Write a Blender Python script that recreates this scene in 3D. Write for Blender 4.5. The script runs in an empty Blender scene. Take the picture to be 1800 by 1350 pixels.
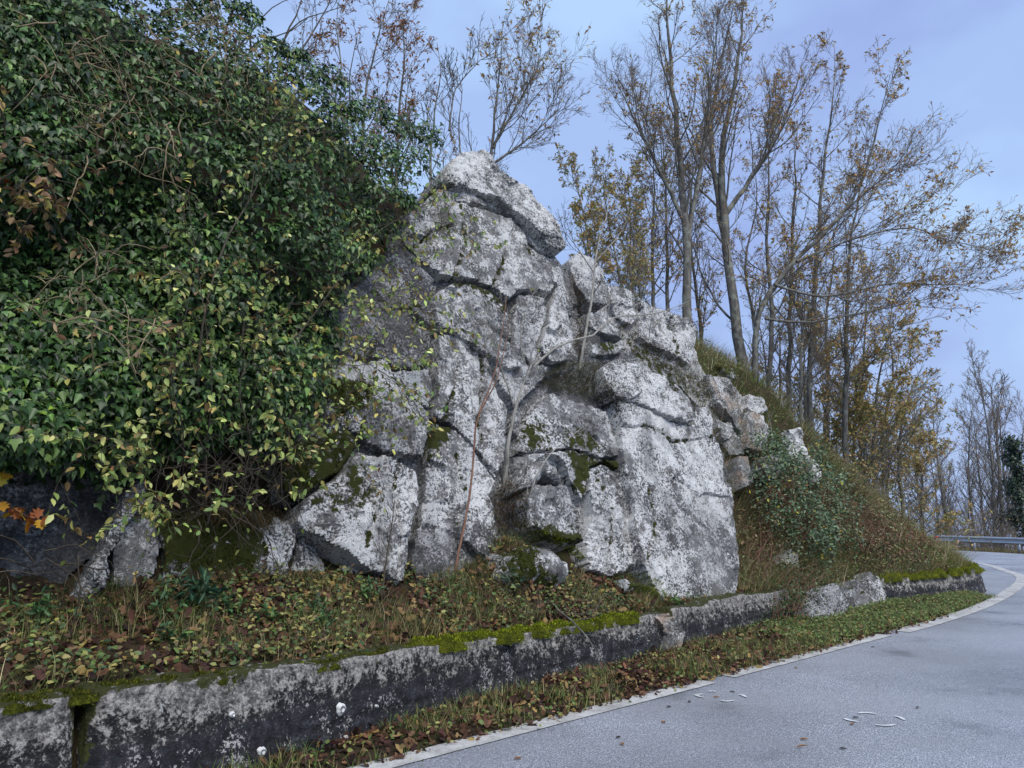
import bpy, math
import numpy as np
from mathutils import Matrix

# ------------------------------------------------------------------ camera, sky, sun, exposure
scene = bpy.context.scene
COL = scene.collection
PITCH = math.radians(10.1)
EYE = np.array([0.0, 0.0, 1.6])
FPX = 1310.0                                   # focal length in pixels of the 1800 px wide photograph
cam_d = bpy.data.cameras.new('camera'); cam_d.sensor_width = 36.0; cam_d.lens = 36.0 * FPX / 1800.0
cam_d.clip_start = 0.05; cam_d.clip_end = 8000.0
cam = bpy.data.objects.new('camera', cam_d); COL.objects.link(cam)
cam.location = EYE; cam.rotation_euler = (math.pi / 2 + PITCH, 0, 0)
scene.camera = cam

SUN_EL, SUN_AZ = math.radians(52), math.radians(150)      # soft light from behind the camera, to its right
world = bpy.data.worlds.new('World'); scene.world = world; world.use_nodes = True
wn = world.node_tree.nodes; wl = world.node_tree.links
for n in list(wn): wn.remove(n)
w_out = wn.new('ShaderNodeOutputWorld'); w_bg = wn.new('ShaderNodeBackground'); w_bg.inputs['Strength'].default_value = 0.1
w_sky = wn.new('ShaderNodeTexSky'); w_sky.sky_type = 'NISHITA'; w_sky.sun_disc = False
w_sky.sun_elevation = SUN_EL; w_sky.sun_rotation = SUN_AZ; w_sky.air_density = 1.5; w_sky.dust_density = 2.0
w_tc = wn.new('ShaderNodeTexCoord')
w_mp = wn.new('ShaderNodeMapping'); w_mp.inputs['Scale'].default_value = (1.0, 1.0, 1.7); w_mp.inputs['Location'].default_value = (0.35, 0.2, 0.1)
w_n1 = wn.new('ShaderNodeTexNoise'); w_n1.inputs['Scale'].default_value = 2.2; w_n1.inputs['Detail'].default_value = 5.0; w_n1.inputs['Roughness'].default_value = 0.5
w_r = wn.new('ShaderNodeValToRGB')
cr = w_r.color_ramp; cr.interpolation = 'EASE'
cr.elements[0].position = 0.36; cr.elements[0].color = (0.154, 0.206, 0.380, 1)
cr.elements[1].position = 0.64; cr.elements[1].color = (0.226, 0.322, 0.477, 1)
e = cr.elements.new(0.50); e.color = (0.183, 0.255, 0.424, 1)
w_mul = wn.new('ShaderNodeVectorMath'); w_mul.operation = 'SCALE'; w_mul.inputs['Scale'].default_value = 10.0
w_mix = wn.new('ShaderNodeMix'); w_mix.data_type = 'RGBA'; w_mix.inputs['Factor'].default_value = 0.91
wl.new(w_tc.outputs['Generated'], w_mp.inputs['Vector']); wl.new(w_mp.outputs['Vector'], w_n1.inputs['Vector'])
wl.new(w_n1.outputs['Fac'], w_r.inputs['Fac']); wl.new(w_r.outputs['Color'], w_mul.inputs[0])
wl.new(w_sky.outputs['Color'], w_mix.inputs[6]); wl.new(w_mul.outputs['Vector'], w_mix.inputs[7])
wl.new(w_mix.outputs[2], w_bg.inputs['Color']); wl.new(w_bg.outputs['Background'], w_out.inputs['Surface'])

sun_d = bpy.data.lights.new('sun', 'SUN'); sun_d.energy = 1.5; sun_d.angle = math.radians(40); sun_d.color = (1.0, 0.95, 0.87)
sun = bpy.data.objects.new('sun', sun_d); COL.objects.link(sun)
sun.rotation_euler = (math.pi / 2 - SUN_EL, 0, math.pi - SUN_AZ)
vs = scene.view_settings; vs.view_transform = 'Standard'; vs.look = 'None'; vs.gamma = 1.0; vs.exposure = 1.14; vs.use_curve_mapping = False
scene.cycles.max_bounces = 5; scene.cycles.diffuse_bounces = 3; scene.cycles.glossy_bounces = 2; scene.cycles.transmission_bounces = 3

# ------------------------------------------------------------------ helpers
RNG = np.random.default_rng(7)
_T = np.random.default_rng(99).random((64, 64, 64))
def vnoise(P, scale=1.0, seed=0.0):
    """value noise in 0..1 at points P (N,3)"""
    Q = np.asarray(P, float) * scale + np.array([seed * 3.17, seed * 7.31, seed * 5.77])
    I = np.floor(Q).astype(int); F = Q - I; F = F * F * F * (F * (F * 6 - 15) + 10)
    x0, y0, z0 = (I[..., k] & 63 for k in range(3)); x1, y1, z1 = ((I[..., k] + 1) & 63 for k in range(3))
    fx, fy, fz = F[..., 0], F[..., 1], F[..., 2]
    a = _T[x0, y0, z0] * (1 - fx) + _T[x1, y0, z0] * fx; b = _T[x0, y1, z0] * (1 - fx) + _T[x1, y1, z0] * fx
    c = _T[x0, y0, z1] * (1 - fx) + _T[x1, y0, z1] * fx; d = _T[x0, y1, z1] * (1 - fx) + _T[x1, y1, z1] * fx
    return (a * (1 - fy) + b * fy) * (1 - fz) + (c * (1 - fy) + d * fy) * fz
def fbm(P, scale=1.0, octv=4, seed=0.0, gain=0.5):
    s = 0; a = 1; t = 0
    for k in range(octv):
        s = s + a * (vnoise(P, scale * 2.03 ** k, seed + k * 1.7) - 0.5) * 2; t += a; a *= gain
    return s / t
def cells(U, V, scale, seed=0):
    """2D worley: nearest cell's random vector, local offset, and F2-F1"""
    x, y = U * scale, V * scale; ix, iy = np.floor(x).astype(int), np.floor(y).astype(int)
    d1 = np.full(x.shape, 9.0); d2 = d1.copy(); cid = np.zeros(x.shape + (3,)); off = np.zeros(x.shape + (2,))
    for dx in (-1, 0, 1):
        for dy in (-1, 0, 1):
            jx, jy = ix + dx, iy + dy
            r = np.stack([_T[(jx + seed * 5) & 63, (jy + seed * 3) & 63, (k * 7 + seed) & 63] for k in range(5)], -1)
            ox, oy = jx + r[..., 0] - x, jy + r[..., 1] - y; d = np.hypot(ox, oy)
            m = d < d1; d2 = np.where(m, d1, np.minimum(d2, d)); d1 = np.where(m, d, d1)
            cid[m] = r[..., 2:5][m]; off[m] = np.stack([-ox, -oy], -1)[m] / scale
    return cid, off, (d2 - d1) / scale
def lin(r, g, b):
    f = lambda c: (c / 255 / 12.92) if c < 10.3 else ((c / 255 + 0.055) / 1.055) ** 2.4
    return np.array([f(r), f(g), f(b)])
def nrm(A): return A / np.maximum(np.linalg.norm(A, axis=-1, keepdims=True), 1e-9)
CP, SP = math.cos(PITCH), math.sin(PITCH)
def ray(px, py):
    px = np.asarray(px, float); py = np.asarray(py, float)
    xr, yr = (px - 900) / FPX, (675 - py) / FPX
    return np.stack([xr, CP - yr * SP, SP + yr * CP], -1)
def at(px, py, Y):
    d = ray(px, py); return EYE + d * (np.asarray(Y, float) / d[..., 1])[..., None]
def proj(P):
    q = np.asarray(P) - EYE; fw = q[..., 1] * CP + q[..., 2] * SP; up = -q[..., 1] * SP + q[..., 2] * CP
    return 900 + FPX * q[..., 0] / fw, 675 - FPX * up / fw
def in_poly(px, py, poly):
    px, py = np.asarray(px, float), np.asarray(py, float); r = np.zeros(px.shape, bool); n = len(poly)
    for i in range(n):
        x1, y1 = poly[i]; x2, y2 = poly[(i + 1) % n]
        c = ((y1 > py) != (y2 > py))
        with np.errstate(divide='ignore', invalid='ignore'): xi = (x2 - x1) * (py - y1) / (y2 - y1 + 1e-12) + x1
        r ^= c & (px < xi)
    return r
def sdist(px, py, poly):
    """signed distance to polygon, inside positive"""
    D = np.full(px.shape, 1e9); n = len(poly)
    for i in range(n):
        a = np.array(poly[i], float); b = np.array(poly[(i + 1) % n], float); ab = b - a
        t = np.clip(((px - a[0]) * ab[0] + (py - a[1]) * ab[1]) / (ab @ ab + 1e-12), 0, 1)
        D = np.minimum(D, np.hypot(px - a[0] - t * ab[0], py - a[1] - t * ab[1]))
    return np.where(in_poly(px, py, poly), D, -D)
def sstep(a, b, x): t = np.clip((x - a) / (b - a), 0, 1); return t * t * (3 - 2 * t)

def link(o, parent=None):
    COL.objects.link(o)
    if parent is not None: o.parent = parent
    return o
def tag(o, label=None, cat=None, group=None, kind=None):
    for k, v in (('label', label), ('category', cat), ('group', group), ('kind', kind)):
        if v: o[k] = v
    return o
def thing(name, label, cat, group=None, loc=(0, 0, 0)):
    o = bpy.data.objects.new(name, None); o.empty_display_size = 0.2; link(o); o.location = loc
    return tag(o, label, cat, group)
def make_mesh(name, V, F3=None, F4=None, col=None, attrs=None, smooth=False):
    me = bpy.data.meshes.new(name); V = np.ascontiguousarray(V, dtype=np.float32)
    F3 = np.zeros((0, 3), np.int32) if F3 is None else np.asarray(F3, np.int32); F4 = np.zeros((0, 4), np.int32) if F4 is None else np.asarray(F4, np.int32)
    lv = np.concatenate([F3.ravel(), F4.ravel()]).astype(np.int32)
    ls = np.concatenate([np.arange(len(F3)) * 3, len(F3) * 3 + np.arange(len(F4)) * 4]).astype(np.int32)
    me.vertices.add(len(V)); me.vertices.foreach_set('co', V.ravel())
    me.loops.add(len(lv)); me.loops.foreach_set('vertex_index', lv)
    me.polygons.add(len(ls)); me.polygons.foreach_set('loop_start', ls)
    if smooth: me.polygons.foreach_set('use_smooth', np.ones(len(ls), bool))
    if col is not None:
        a = me.attributes.new('Col', 'FLOAT_COLOR', 'POINT')
        a.data.foreach_set('color', np.concatenate([col, np.ones((len(col), 1))], 1).astype(np.float32).ravel())
    for k, v in (attrs or {}).items():
        a = me.attributes.new(k, 'FLOAT', 'POINT'); a.data.foreach_set('value', np.asarray(v, np.float32).ravel())
    me.update(calc_edges=True); me.validate()
    return me
class MB:
    def __init__(s): s.V = []; s.F3 = []; s.F4 = []; s.C = []; s.n = 0
    def add(s, V, F3=None, F4=None, col=None):
        V = np.asarray(V, float).reshape(-1, 3)
        if F3 is not None and len(F3): s.F3.append(np.asarray(F3) + s.n)
        if F4 is not None and len(F4): s.F4.append(np.asarray(F4) + s.n)
        if col is None: col = np.full((len(V), 3), .2)
        col = np.asarray(col, float)
        if col.ndim == 1: col = np.tile(col, (len(V), 1))
        s.V.append(V); s.C.append(col); s.n += len(V)
    def build(s, name, mat, parent=None, smooth=False, origin=None):
        if not s.V: return None
        V = np.concatenate(s.V)
        if parent is not None: V = V - np.array(parent.location)
        me = make_mesh(name, V, np.concatenate(s.F3) if s.F3 else None, np.concatenate(s.F4) if s.F4 else None, np.concatenate(s.C), smooth=smooth)
        me.materials.append(mat); o = bpy.data.objects.new(name, me); return link(o, parent)
def tubes(mb, P, R, ns, col, cap=False):
    """P (N,K,3) polylines, R (N,K) radii"""
    P = np.asarray(P, float); R = np.asarray(R, float); N, K, _ = P.shape
    if N == 0: return
    T = np.empty_like(P); T[:, 1:-1] = P[:, 2:] - P[:, :-2]; T[:, 0] = P[:, 1] - P[:, 0]; T[:, -1] = P[:, -1] - P[:, -2]; T = nrm(T)
    main = nrm(P[:, -1] - P[:, 0]); ref = np.where(np.abs(main[:, 2:3]) > .8, np.array([[1., .2, 0]]), np.array([[0, 0, 1.]]))[:, None, :]
    A = nrm(np.cross(T, np.broadcast_to(ref, T.shape))); B = np.cross(T, A)
    th = np.arange(ns) * 2 * math.pi / ns
    V = P[:, :, None] + R[:, :, None, None] * (A[:, :, None] * np.cos(th)[None, None, :, None] + B[:, :, None] * np.sin(th)[None, None, :, None])
    idx = np.arange(N * K * ns).reshape(N, K, ns)
    a, b = idx[:, :-1], idx[:, 1:]; a2, b2 = np.roll(a, -1, 2), np.roll(b, -1, 2)
    F = np.stack([a, a2, b2, b], -1).reshape(-1, 4)
    col = np.asarray(col, float)
    C = np.tile(col, (N * K * ns, 1)) if col.ndim == 1 else np.repeat(col, K * ns, 0)
    mb.add(V.reshape(-1, 3), None, F, C)
def resample(pts, K):
    pts = np.asarray(pts, float); n = len(pts)
    if n > 2:                                          # catmull-rom first
        out = []
        for i in range(n - 1):
            p0 = pts[max(i - 1, 0)]; p1 = pts[i]; p2 = pts[i + 1]; p3 = pts[min(i + 2, n - 1)]
            t = np.linspace(0, 1, 12, endpoint=(i == n - 2))[:, None]
            out.append(0.5 * ((2 * p1) + (-p0 + p2) * t + (2 * p0 - 5 * p1 + 4 * p2 - p3) * t ** 2 + (-p0 + 3 * p1 - 3 * p2 + p3) * t ** 3))
        pts = np.concatenate(out)
    s = np.r_[0, np.cumsum(np.linalg.norm(np.diff(pts, axis=0), axis=1))]; u = np.linspace(0, s[-1], K)
    return np.stack([np.interp(u, s, pts[:, k]) for k in range(pts.shape[1])], -1)

# leaf templates: base at origin, tip along +Y, face normal +Z
OVAL = (np.array([[0, 0, 0], [.24, .3, .06], [.2, .68, .04], [0, 1, -.1], [-.2, .68, .04], [-.24, .3, .06], [0, .5, -.02]]),
        np.array([[6, 2, 3], [6, 3, 4]]), np.array([[0, 1, 2, 6], [0, 6, 4, 5]]))
LENS = (np.array([[0, 0, 0], [.2, .45, .08], [0, 1, -.06], [-.2, .45, .08]]), np.array([[0, 1, 2], [0, 2, 3]]), None)
IVY = (np.array([[0, .3, .05], [0, 0, 0], [.34, -.06, -.04], [.5, .26, -.05], [.24, .42, .02], [0, 1, -.1], [-.24, .42, .02], [-.5, .26, -.05], [-.34, -.06, -.04]]),
       np.array([[0, k, k % 8 + 1] for k in range(1, 9)]), None)
IVY2 = (np.array([[0, 0, 0], [.34, .22, .10], [.20, .62, .06], [0, 1.1, -.16], [-.20, .62, .06], [-.34, .22, .10], [0, .45, -.05]]), np.array([[6, 2, 3], [6, 3, 4]]), np.array([[0, 1, 2, 6], [0, 6, 4, 5]]))
OAKV = [[0, 0], [.1, .12], [.26, .2], [.16, .32], [.36, .44], [.2, .56], [.3, .74], [.12, .8], [0, 1]]
_o = OAKV + [[-x, y] for x, y in OAKV[-2:0:-1]]
OAK = (np.array([[0, .5, 0]] + [[x, y, .10 * abs(x) * 2 + .1 * (y - .5) ** 2 + (.03 if i % 2 else -.03)] for i, (x, y) in enumerate(_o)]),
       np.array([[0, k, k % len(_o) + 1] for k in range(1, len(_o) + 1)]), None)
BLADE = (np.array([[.5, 0, 0], [-.5, 0, 0], [.4, .10, .42], [-.4, .10, .42], [.24, .36, .78], [-.24, .36, .78], [0, .72, 1.0]]),
         np.array([[4, 6, 5]]), np.array([[0, 2, 3, 1], [2, 4, 5, 3]]))
BLADE2 = (np.array([[.5, 0, 0], [-.5, 0, 0], [.32, .16, .55], [-.32, .16, .55], [0, .68, 1.0]]), np.array([[2, 4, 3]]), np.array([[0, 2, 3, 1]]))
LOBED = (np.array([[0, 0, 0], [.30, .22, .08], [.16, .45, .0], [.30, .68, .07], [0, 1, .05], [-.30, .68, .07], [-.16, .45, .0], [-.30, .22, .08]]), np.array([[0, 1, 2], [2, 3, 4], [4, 5, 6], [6, 7, 0]]), np.array([[0, 2, 4, 6]]))
def scatter(mb, tpl, pos, X, Y, Z, col):
    T, F3, F4 = tpl; N = len(pos); k = len(T)
    if N == 0: return
    V = pos[:, None] + T[None, :, 0:1] * X[:, None] + T[None, :, 1:2] * Y[:, None] + T[None, :, 2:3] * Z[:, None]
    base = (np.arange(N) * k)[:, None, None]
    mb.add(V.reshape(-1, 3), None if F3 is None else (F3[None] + base).reshape(-1, 3), None if F4 is None else (F4[None] + base).reshape(-1, 4), np.repeat(col, k, 0))
def frame(normal, tip):
    """orthonormal leaf axes from a face normal and a tip direction"""
    Z = nrm(normal); Y = nrm(tip - Z * np.sum(tip * Z, -1, keepdims=True)); X = np.cross(Y, Z); return X, Y, Z
def pick(rng, N, cols, w=None, jit=.25):
    cols = np.array(cols); i = rng.choice(len(cols), N, p=None if w is None else np.array(w) / np.sum(w))
    return np.clip(cols[i] * (1 + rng.normal(0, jit, (N, 1))) * (1 + rng.normal(0, jit * .25, (N, 3))), .002, .9)

# ------------------------------------------------------------------ materials
class NT:
    def __init__(s, name):
        s.m = bpy.data.materials.new(name); s.m.use_nodes = True; s.t = s.m.node_tree
        for n in list(s.t.nodes): s.t.nodes.remove(n)
        s.out = s.t.nodes.new('ShaderNodeOutputMaterial'); s.pos = s.t.nodes.new('ShaderNodeNewGeometry').outputs['Position']
    def _in(s, sock, v):
        if hasattr(v, 'is_output'): s.t.links.new(v, sock)
        elif v is not None:
            if sock.type == 'RGBA' and len(v) == 3: v = (*v, 1)
            sock.default_value = v
    def n(s, typ, out=0, props=None, **kw):
        nd = s.t.nodes.new(typ)
        for k, v in (props or {}).items(): setattr(nd, k, v)
        for k, v in kw.items(): s._in(nd.inputs[int(k[1:])] if k[0] == 'i' and k[1:].isdigit() else nd.inputs[k.replace('_', ' ')], v)
        return nd.outputs[out]
    def noise(s, scale, detail=4, rough=.55, vec=None, dist=0.0): return s.n('ShaderNodeTexNoise', Vector=vec or s.pos, Scale=scale, Detail=detail, Roughness=rough, Distortion=dist)
    def vor(s, scale, out=0, vec=None, feature='F1', rnd=1.0): return s.n('ShaderNodeTexVoronoi', out, dict(feature=feature), Vector=vec or s.pos, Scale=scale, Randomness=rnd)
    def ramp(s, fac, *stops):
        nd = s.t.nodes.new('ShaderNodeValToRGB'); r = nd.color_ramp
        for i, (p, c) in enumerate(stops):
            if isinstance(c, (int, float)): c = (c, c, c)
            e = r.elements[i] if i < 2 else r.elements.new(p)
            e.position = p; e.color = (*c, 1)
        s._in(nd.inputs['Fac'], fac); return nd.outputs['Color']
    def mix(s, fac, a, b, mode='MIX'):
        nd = s.t.nodes.new('ShaderNodeMix'); nd.data_type = 'RGBA'; nd.blend_type = mode
        s._in(nd.inputs[0], fac); s._in(nd.inputs[6], a); s._in(nd.inputs[7], b); return nd.outputs[2]
    def math(s, op, a, b=None, clamp=False):
        nd = s.t.nodes.new('ShaderNodeMath'); nd.operation = op; nd.use_clamp = clamp
        s._in(nd.inputs[0], a); s._in(nd.inputs[1], b); return nd.outputs[0]
    def attr(s, name, out='Fac'):
        nd = s.t.nodes.new('ShaderNodeAttribute'); nd.attribute_name = name; return nd.outputs[out]
    def scaled(s, v): return s.n('ShaderNodeMapping', Vector=s.pos, Scale=v)
    def bump(s, h, strength=.5, dist=.02, normal=None):
        return s.n('ShaderNodeBump', Height=h, Strength=strength, Distance=dist, **({'Normal': normal} if normal else {}))
    def bsdf(s, color, rough=.8, spec=.4, normal=None, transl=0.0, metal=0.0):
        nd = s.t.nodes.new('ShaderNodeBsdfPrincipled')
        s._in(nd.inputs['Base Color'], color); s._in(nd.inputs['Roughness'], rough); s._in(nd.inputs['Specular IOR Level'], spec); s._in(nd.inputs['Metallic'], metal)
        if normal: s._in(nd.inputs['Normal'], normal)
        sh = nd.outputs[0]
        if transl > 0:
            tr = s.t.nodes.new('ShaderNodeBsdfTranslucent'); s._in(tr.inputs['Color'], color)
            mx = s.t.nodes.new('ShaderNodeMixShader'); mx.inputs[0].default_value = transl
            s.t.links.new(sh, mx.inputs[1]); s.t.links.new(tr.outputs[0], mx.inputs[2]); sh = mx.outputs[0]
        s.t.links.new(sh, s.out.inputs['Surface']); return s.m
M = {}
def rock_material(name, dark=0.0, warm=0.0):
    k = NT(name); w = k.n('ShaderNodeVectorMath', 0, dict(operation='ADD'), i0=k.pos, i1=k.n('ShaderNodeVectorMath', 0, dict(operation='SCALE'), i0=k.n('ShaderNodeTexNoise', 1, Vector=k.pos, Scale=6.0, Detail=3.0), Scale=.09))
    big = k.noise(.9, 3, .6, w); mid = k.noise(5.5, 4, .62, w); fine = k.noise(33, 5, .74, w); gr = k.noise(80, 3, .7)
    sp = k.vor(17, 0, w); sp2 = k.vor(64, 0, w)
    base = k.ramp(mid, (.3, (.13, .13, .13)), (.5, (.22, .22, .215)), (.7, (.32, .315, .30)))
    base = k.mix(k.ramp(big, (.45, 0), (.7, 1)), base, k.mix(.5, base, (.40, .355, .33)))
    lich = k.math('ADD', k.math('MULTIPLY', mid, .55), k.math('MULTIPLY', fine, .75))
    lich = k.math('ADD', lich, k.math('MULTIPLY', k.math('SUBTRACT', big, .5), .6))
    lm = k.ramp(lich, (.622 + dark * .5, 0), (.662 + dark * .5, 1))
    col = k.mix(lm, base, k.ramp(gr, (.3, (.48, .485, .48)), (.7, (.76, .76, .745))))
    vd = k.ramp(k.math('ADD', k.math('MULTIPLY', fine, .8), k.math('MULTIPLY', k.noise(2.3, 4, .6, w), .5)), (.582 + dark * .35, 1), (.608 + dark * .35, 0))
    col = k.mix(vd, col, k.mix(gr, (.03, .03, .03), (.12, .12, .12)))
    spot = k.math('MULTIPLY', k.ramp(sp2, (.18, 1), (.32, 0)), k.ramp(k.noise(7, 3), (.44, 0), (.54, 1)))
    col = k.mix(spot, col, (.022, .022, .022))
    col = k.mix(k.math('MULTIPLY', k.ramp(sp, (.05, 1), (.11, 0)), k.ramp(k.noise(3.1, 2), (.5, 0), (.58, 1))), col, (.72, .74, .73))
    sv = k.n('ShaderNodeMapping', Vector=w, Scale=(2.6, 2.6, .42)); strk = k.ramp(k.noise(1.0, 5, .62, sv), (.52, 0), (.66, .6)); col = k.mix(strk, col, k.mix(fine, (.035, .035, .037), (.20, .20, .20)))
    if warm: col = k.mix(k.ramp(k.noise(3.0, 4), (.48, 0), (.62, warm)), col, (.36, .27, .20))
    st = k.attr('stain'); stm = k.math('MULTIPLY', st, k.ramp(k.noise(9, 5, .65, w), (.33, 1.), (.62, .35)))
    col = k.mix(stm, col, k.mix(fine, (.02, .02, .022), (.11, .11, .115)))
    mo = k.attr('moss'); mm = k.ramp(k.math('ADD', mo, k.math('MULTIPLY', k.math('SUBTRACT', k.noise(9, 6, .7, w), .5), 2.2)), (.46, 0), (.56, 1))
    mm = k.math('MULTIPLY', mm, k.ramp(mo, (.02, 0), (.1, 1)))
    mcol = k.mix(k.noise(30, 4, .6), (.018, .026, .004), (.085, .095, .014))
    col = k.mix(mm, col, mcol)
    h = k.math('ADD', k.math('MULTIPLY', mid, .5), k.math('MULTIPLY', fine, .6)); h = k.math('SUBTRACT', h, k.math('MULTIPLY', spot, .22)); h = k.math('ADD', h, k.math('MULTIPLY', gr, .12))
    h = k.math('ADD', h, k.math('MULTIPLY', mm, k.noise(110, 3, .7)))
    return k.bsdf(col, .88, .25, k.bump(h, .9, .05))
M['rock'] = rock_material('lichen_limestone')
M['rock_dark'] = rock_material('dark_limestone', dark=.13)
M['rock_warm'] = rock_material('warm_limestone', dark=.08, warm=.7)
def col_material(name, rough, spec, transl=0.0, bump=0, mottled=0.0):
    k = NT(name); c = k.attr('Col', 'Color')
    if mottled: c = k.mix(k.ramp(k.noise(mottled, 4, .6), (.35, .55), (.65, 0)), c, (.02, .018, .012), 'MIX')
    nm = k.bump(k.noise(bump, 4, .6), .4, .01) if bump else None
    return k.bsdf(c, rough, spec, nm, transl)
M['leaf'] = col_material('leaf', .5, .35, .25)
M['ivy'] = col_material('ivy_leaf', .4, .42, .18)
M['dry'] = col_material('dry_leaf', .7, .2, .35)
M['grass'] = col_material('grass_blade', .6, .25, .35)
def bark(name, c1, c2, sc=14, lichen=.0):
    k = NT(name); v = k.scaled((1, 1, .25)); n1 = k.noise(sc, 6, .65, v); c = k.ramp(n1, (.32, c1), (.68, c2))
    if lichen: c = k.mix(k.ramp(k.noise(5.5, 5, .6), (.5, 0), (.62, lichen)), c, (.30, .32, .27))
    return k.bsdf(c, .9, .15, k.bump(n1, .7, .02))
M['bark'] = bark('grey_bark', (.055, .052, .047), (.20, .19, .172), lichen=.6)
M['bark_twig'] = bark('twig_bark', (.12, .10, .085), (.26, .225, .19))
M['bark_pale'] = bark('pale_sapling_bark', (.16, .15, .13), (.38, .37, .33), 20)
M['bark_red'] = bark('reddish_shoot_bark', (.13, .065, .045), (.26, .15, .105), 20)
M['bark_dry'] = bark('dry_stem_bark', (.13, .10, .06), (.33, .27, .17), 25)
M['bark_dark'] = bark('dark_stem_bark', (.03, .025, .02), (.10, .085, .065), 20)

def soil():
    k = NT('soil'); n1 = k.noise(7, 7, .65); n2 = k.noise(45, 5, .7)
    c = k.ramp(n1, (.3, (.018, .013, .009)), (.55, (.05, .036, .022)), (.75, (.075, .058, .03)))
    c = k.mix(k.ramp(n2, (.5, 0), (.7, .6)), c, (.11, .07, .035))
    far = k.ramp(k.noise(.02, 5), (.4, (.05, .06, .03)), (.6, (.09, .09, .055)))
    c = k.mix(k.ramp(k.noise(2.1, 4), (.5, 0), (.65, .7)), c, (.035, .048, .012))
    d = k.n('ShaderNodeVectorMath', 1, dict(operation='LENGTH'), i0=k.pos)
    c = k.mix(k.ramp(k.math('DIVIDE', d, 200.0), (.3, 0), (.6, 1)), c, far)
    return k.bsdf(c, .95, .15, k.bump(k.math('ADD', n1, n2), .8, .05))
M['soil'] = soil()
def asphalt():
    k = NT('asphalt'); g = k.vor(105, 0); g2 = k.noise(70, 4, .8); cr_ = k.noise(.9, 6, .62); big = k.noise(.45, 4, .55); mid = k.noise(2.2, 4, .6)
    c = k.ramp(k.math('ADD', k.math('MULTIPLY', g, .55), k.math('MULTIPLY', g2, .5)), (.30, (.085, .092, .105)), (.5, (.235, .255, .295)), (.70, (.52, .545, .60)))
    c = k.mix(k.ramp(big, (.4, .35), (.6, 0)), c, (.12, .127, .14)); c = k.mix(k.ramp(mid, (.5, 0), (.72, .3)), c, (.26, .268, .29))
    trk = k.noise(1.0, 3, .5, k.n('ShaderNodeMapping', Vector=k.pos, Rotation=(0, 0, -.80), Scale=(.12, 1.1, 1)))
    c = k.mix(k.ramp(trk, (.42, 0), (.6, .35)), c, (.30, .31, .335)); c = k.mix(k.ramp(cr_, (.30, .5), (.42, 0)), c, (.09, .095, .105))
    r = k.math('ADD', .24, k.math('MULTIPLY', k.ramp(big, (.35, 0), (.65, 1)), .2))
    return k.bsdf(c, r, .7, k.bump(k.math('ADD', g, g2), .55, .012))
M['asphalt'] = asphalt()
def gutter():
    k = NT('gutter_asphalt'); g = k.noise(80, 4, .75); b = k.noise(1.6, 5, .6); c = k.ramp(g, (.3, (.10, .104, .11)), (.7, (.34, .35, .37)))
    c = k.mix(k.ramp(b, (.45, 0), (.62, .5)), c, (.12, .118, .115)); return k.bsdf(c, .36, .6, k.bump(g, .3, .006))
M['gutter'] = gutter()
def wall_mat():
    k = NT('weathered_concrete'); n1 = k.noise(1.9, 5, .65); n2 = k.noise(15, 6, .74); n3 = k.noise(48, 4, .75); n4 = k.noise(5, 4, .6)
    n2b = k.math('ADD', k.math('MULTIPLY', n2, .6), k.math('MULTIPLY', n3, .4)); pale = k.ramp(n2b, (.40, (.04, .038, .036)), (.49, (.16, .152, .142)), (.58, (.44, .415, .38)))
    dark = k.ramp(n2, (.40, (.010, .010, .012)), (.56, (.030, .031, .037)), (.70, (.095, .098, .108)))
    up = k.attr('raw')                                # 1 where the skin of the concrete has broken away
    m = k.ramp(k.math('ADD', up, k.math('ADD', k.math('MULTIPLY', k.math('SUBTRACT', n1, .5), 1.1), k.math('MULTIPLY', k.math('SUBTRACT', n2b, .5), 2.2))), (.64, 0), (.82, 1))
    c = k.mix(m, dark, pale)
    fl = k.ramp(k.math('ADD', n3, k.math('MULTIPLY', k.math('SUBTRACT', n4, .5), .8)), (.615, 0), (.66, 1))
    c = k.mix(fl, c, (.42, .415, .40))
    c = k.mix(k.ramp(k.math('ADD', n3, k.math('MULTIPLY', m, .12)), (.36, .8), (.43, 0)), c, (.012, .012, .013))
    mo = k.attr('moss'); mm = k.ramp(k.math('ADD', mo, k.math('MULTIPLY', k.math('SUBTRACT', k.noise(14, 5, .7), .5), 1.5)), (.5, 0), (.62, 1))
    mm = k.math('MULTIPLY', mm, k.ramp(mo, (.03, 0), (.15, 1)))
    c = k.mix(mm, c, k.mix(k.noise(40, 3), (.015, .018, .006), (.07, .075, .015)))
    return k.bsdf(c, .85, .3, k.bump(k.math('ADD', k.math('MULTIPLY', n2, k.math('ADD', .3, m)), k.math('MULTIPLY', n3, .45)), 1.0, .035))
M['concrete'] = wall_mat()
def moss_mat():
    k = NT('moss_cushion'); n1 = k.noise(5, 5, .6); n2 = k.noise(60, 5, .7)
    c = k.ramp(n1, (.35, (.045, .05, .008)), (.5, (.12, .135, .012)), (.68, (.24, .255, .022)))
    c = k.mix(k.ramp(n2, (.4, .75), (.62, 0)), c, (.018, .022, .004))
    return k.bsdf(c, .95, .1, k.bump(n2, 1.0, .03), .1)
M['moss'] = moss_mat()
M['moss_blade'] = col_material('moss_blade', .8, .1, .25)
def paint(name, c1, lo, hi, under=(.16, .155, .15)):
    k = NT(name); n1 = k.noise(3.2, 6, .7); n2 = k.noise(70, 4, .75)
    w = k.ramp(k.math('ADD', k.math('MULTIPLY', n1, .7), k.math('MULTIPLY', n2, .5)), (lo, 1), (hi, 0))
    c = k.mix(w, c1, under); c = k.mix(k.ramp(k.noise(9, 5, .7), (.5, 0), (.75, .5)), c, (.12, .11, .10))
    return k.bsdf(c, .6, .35, k.bump(n2, .35, .006))
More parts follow.
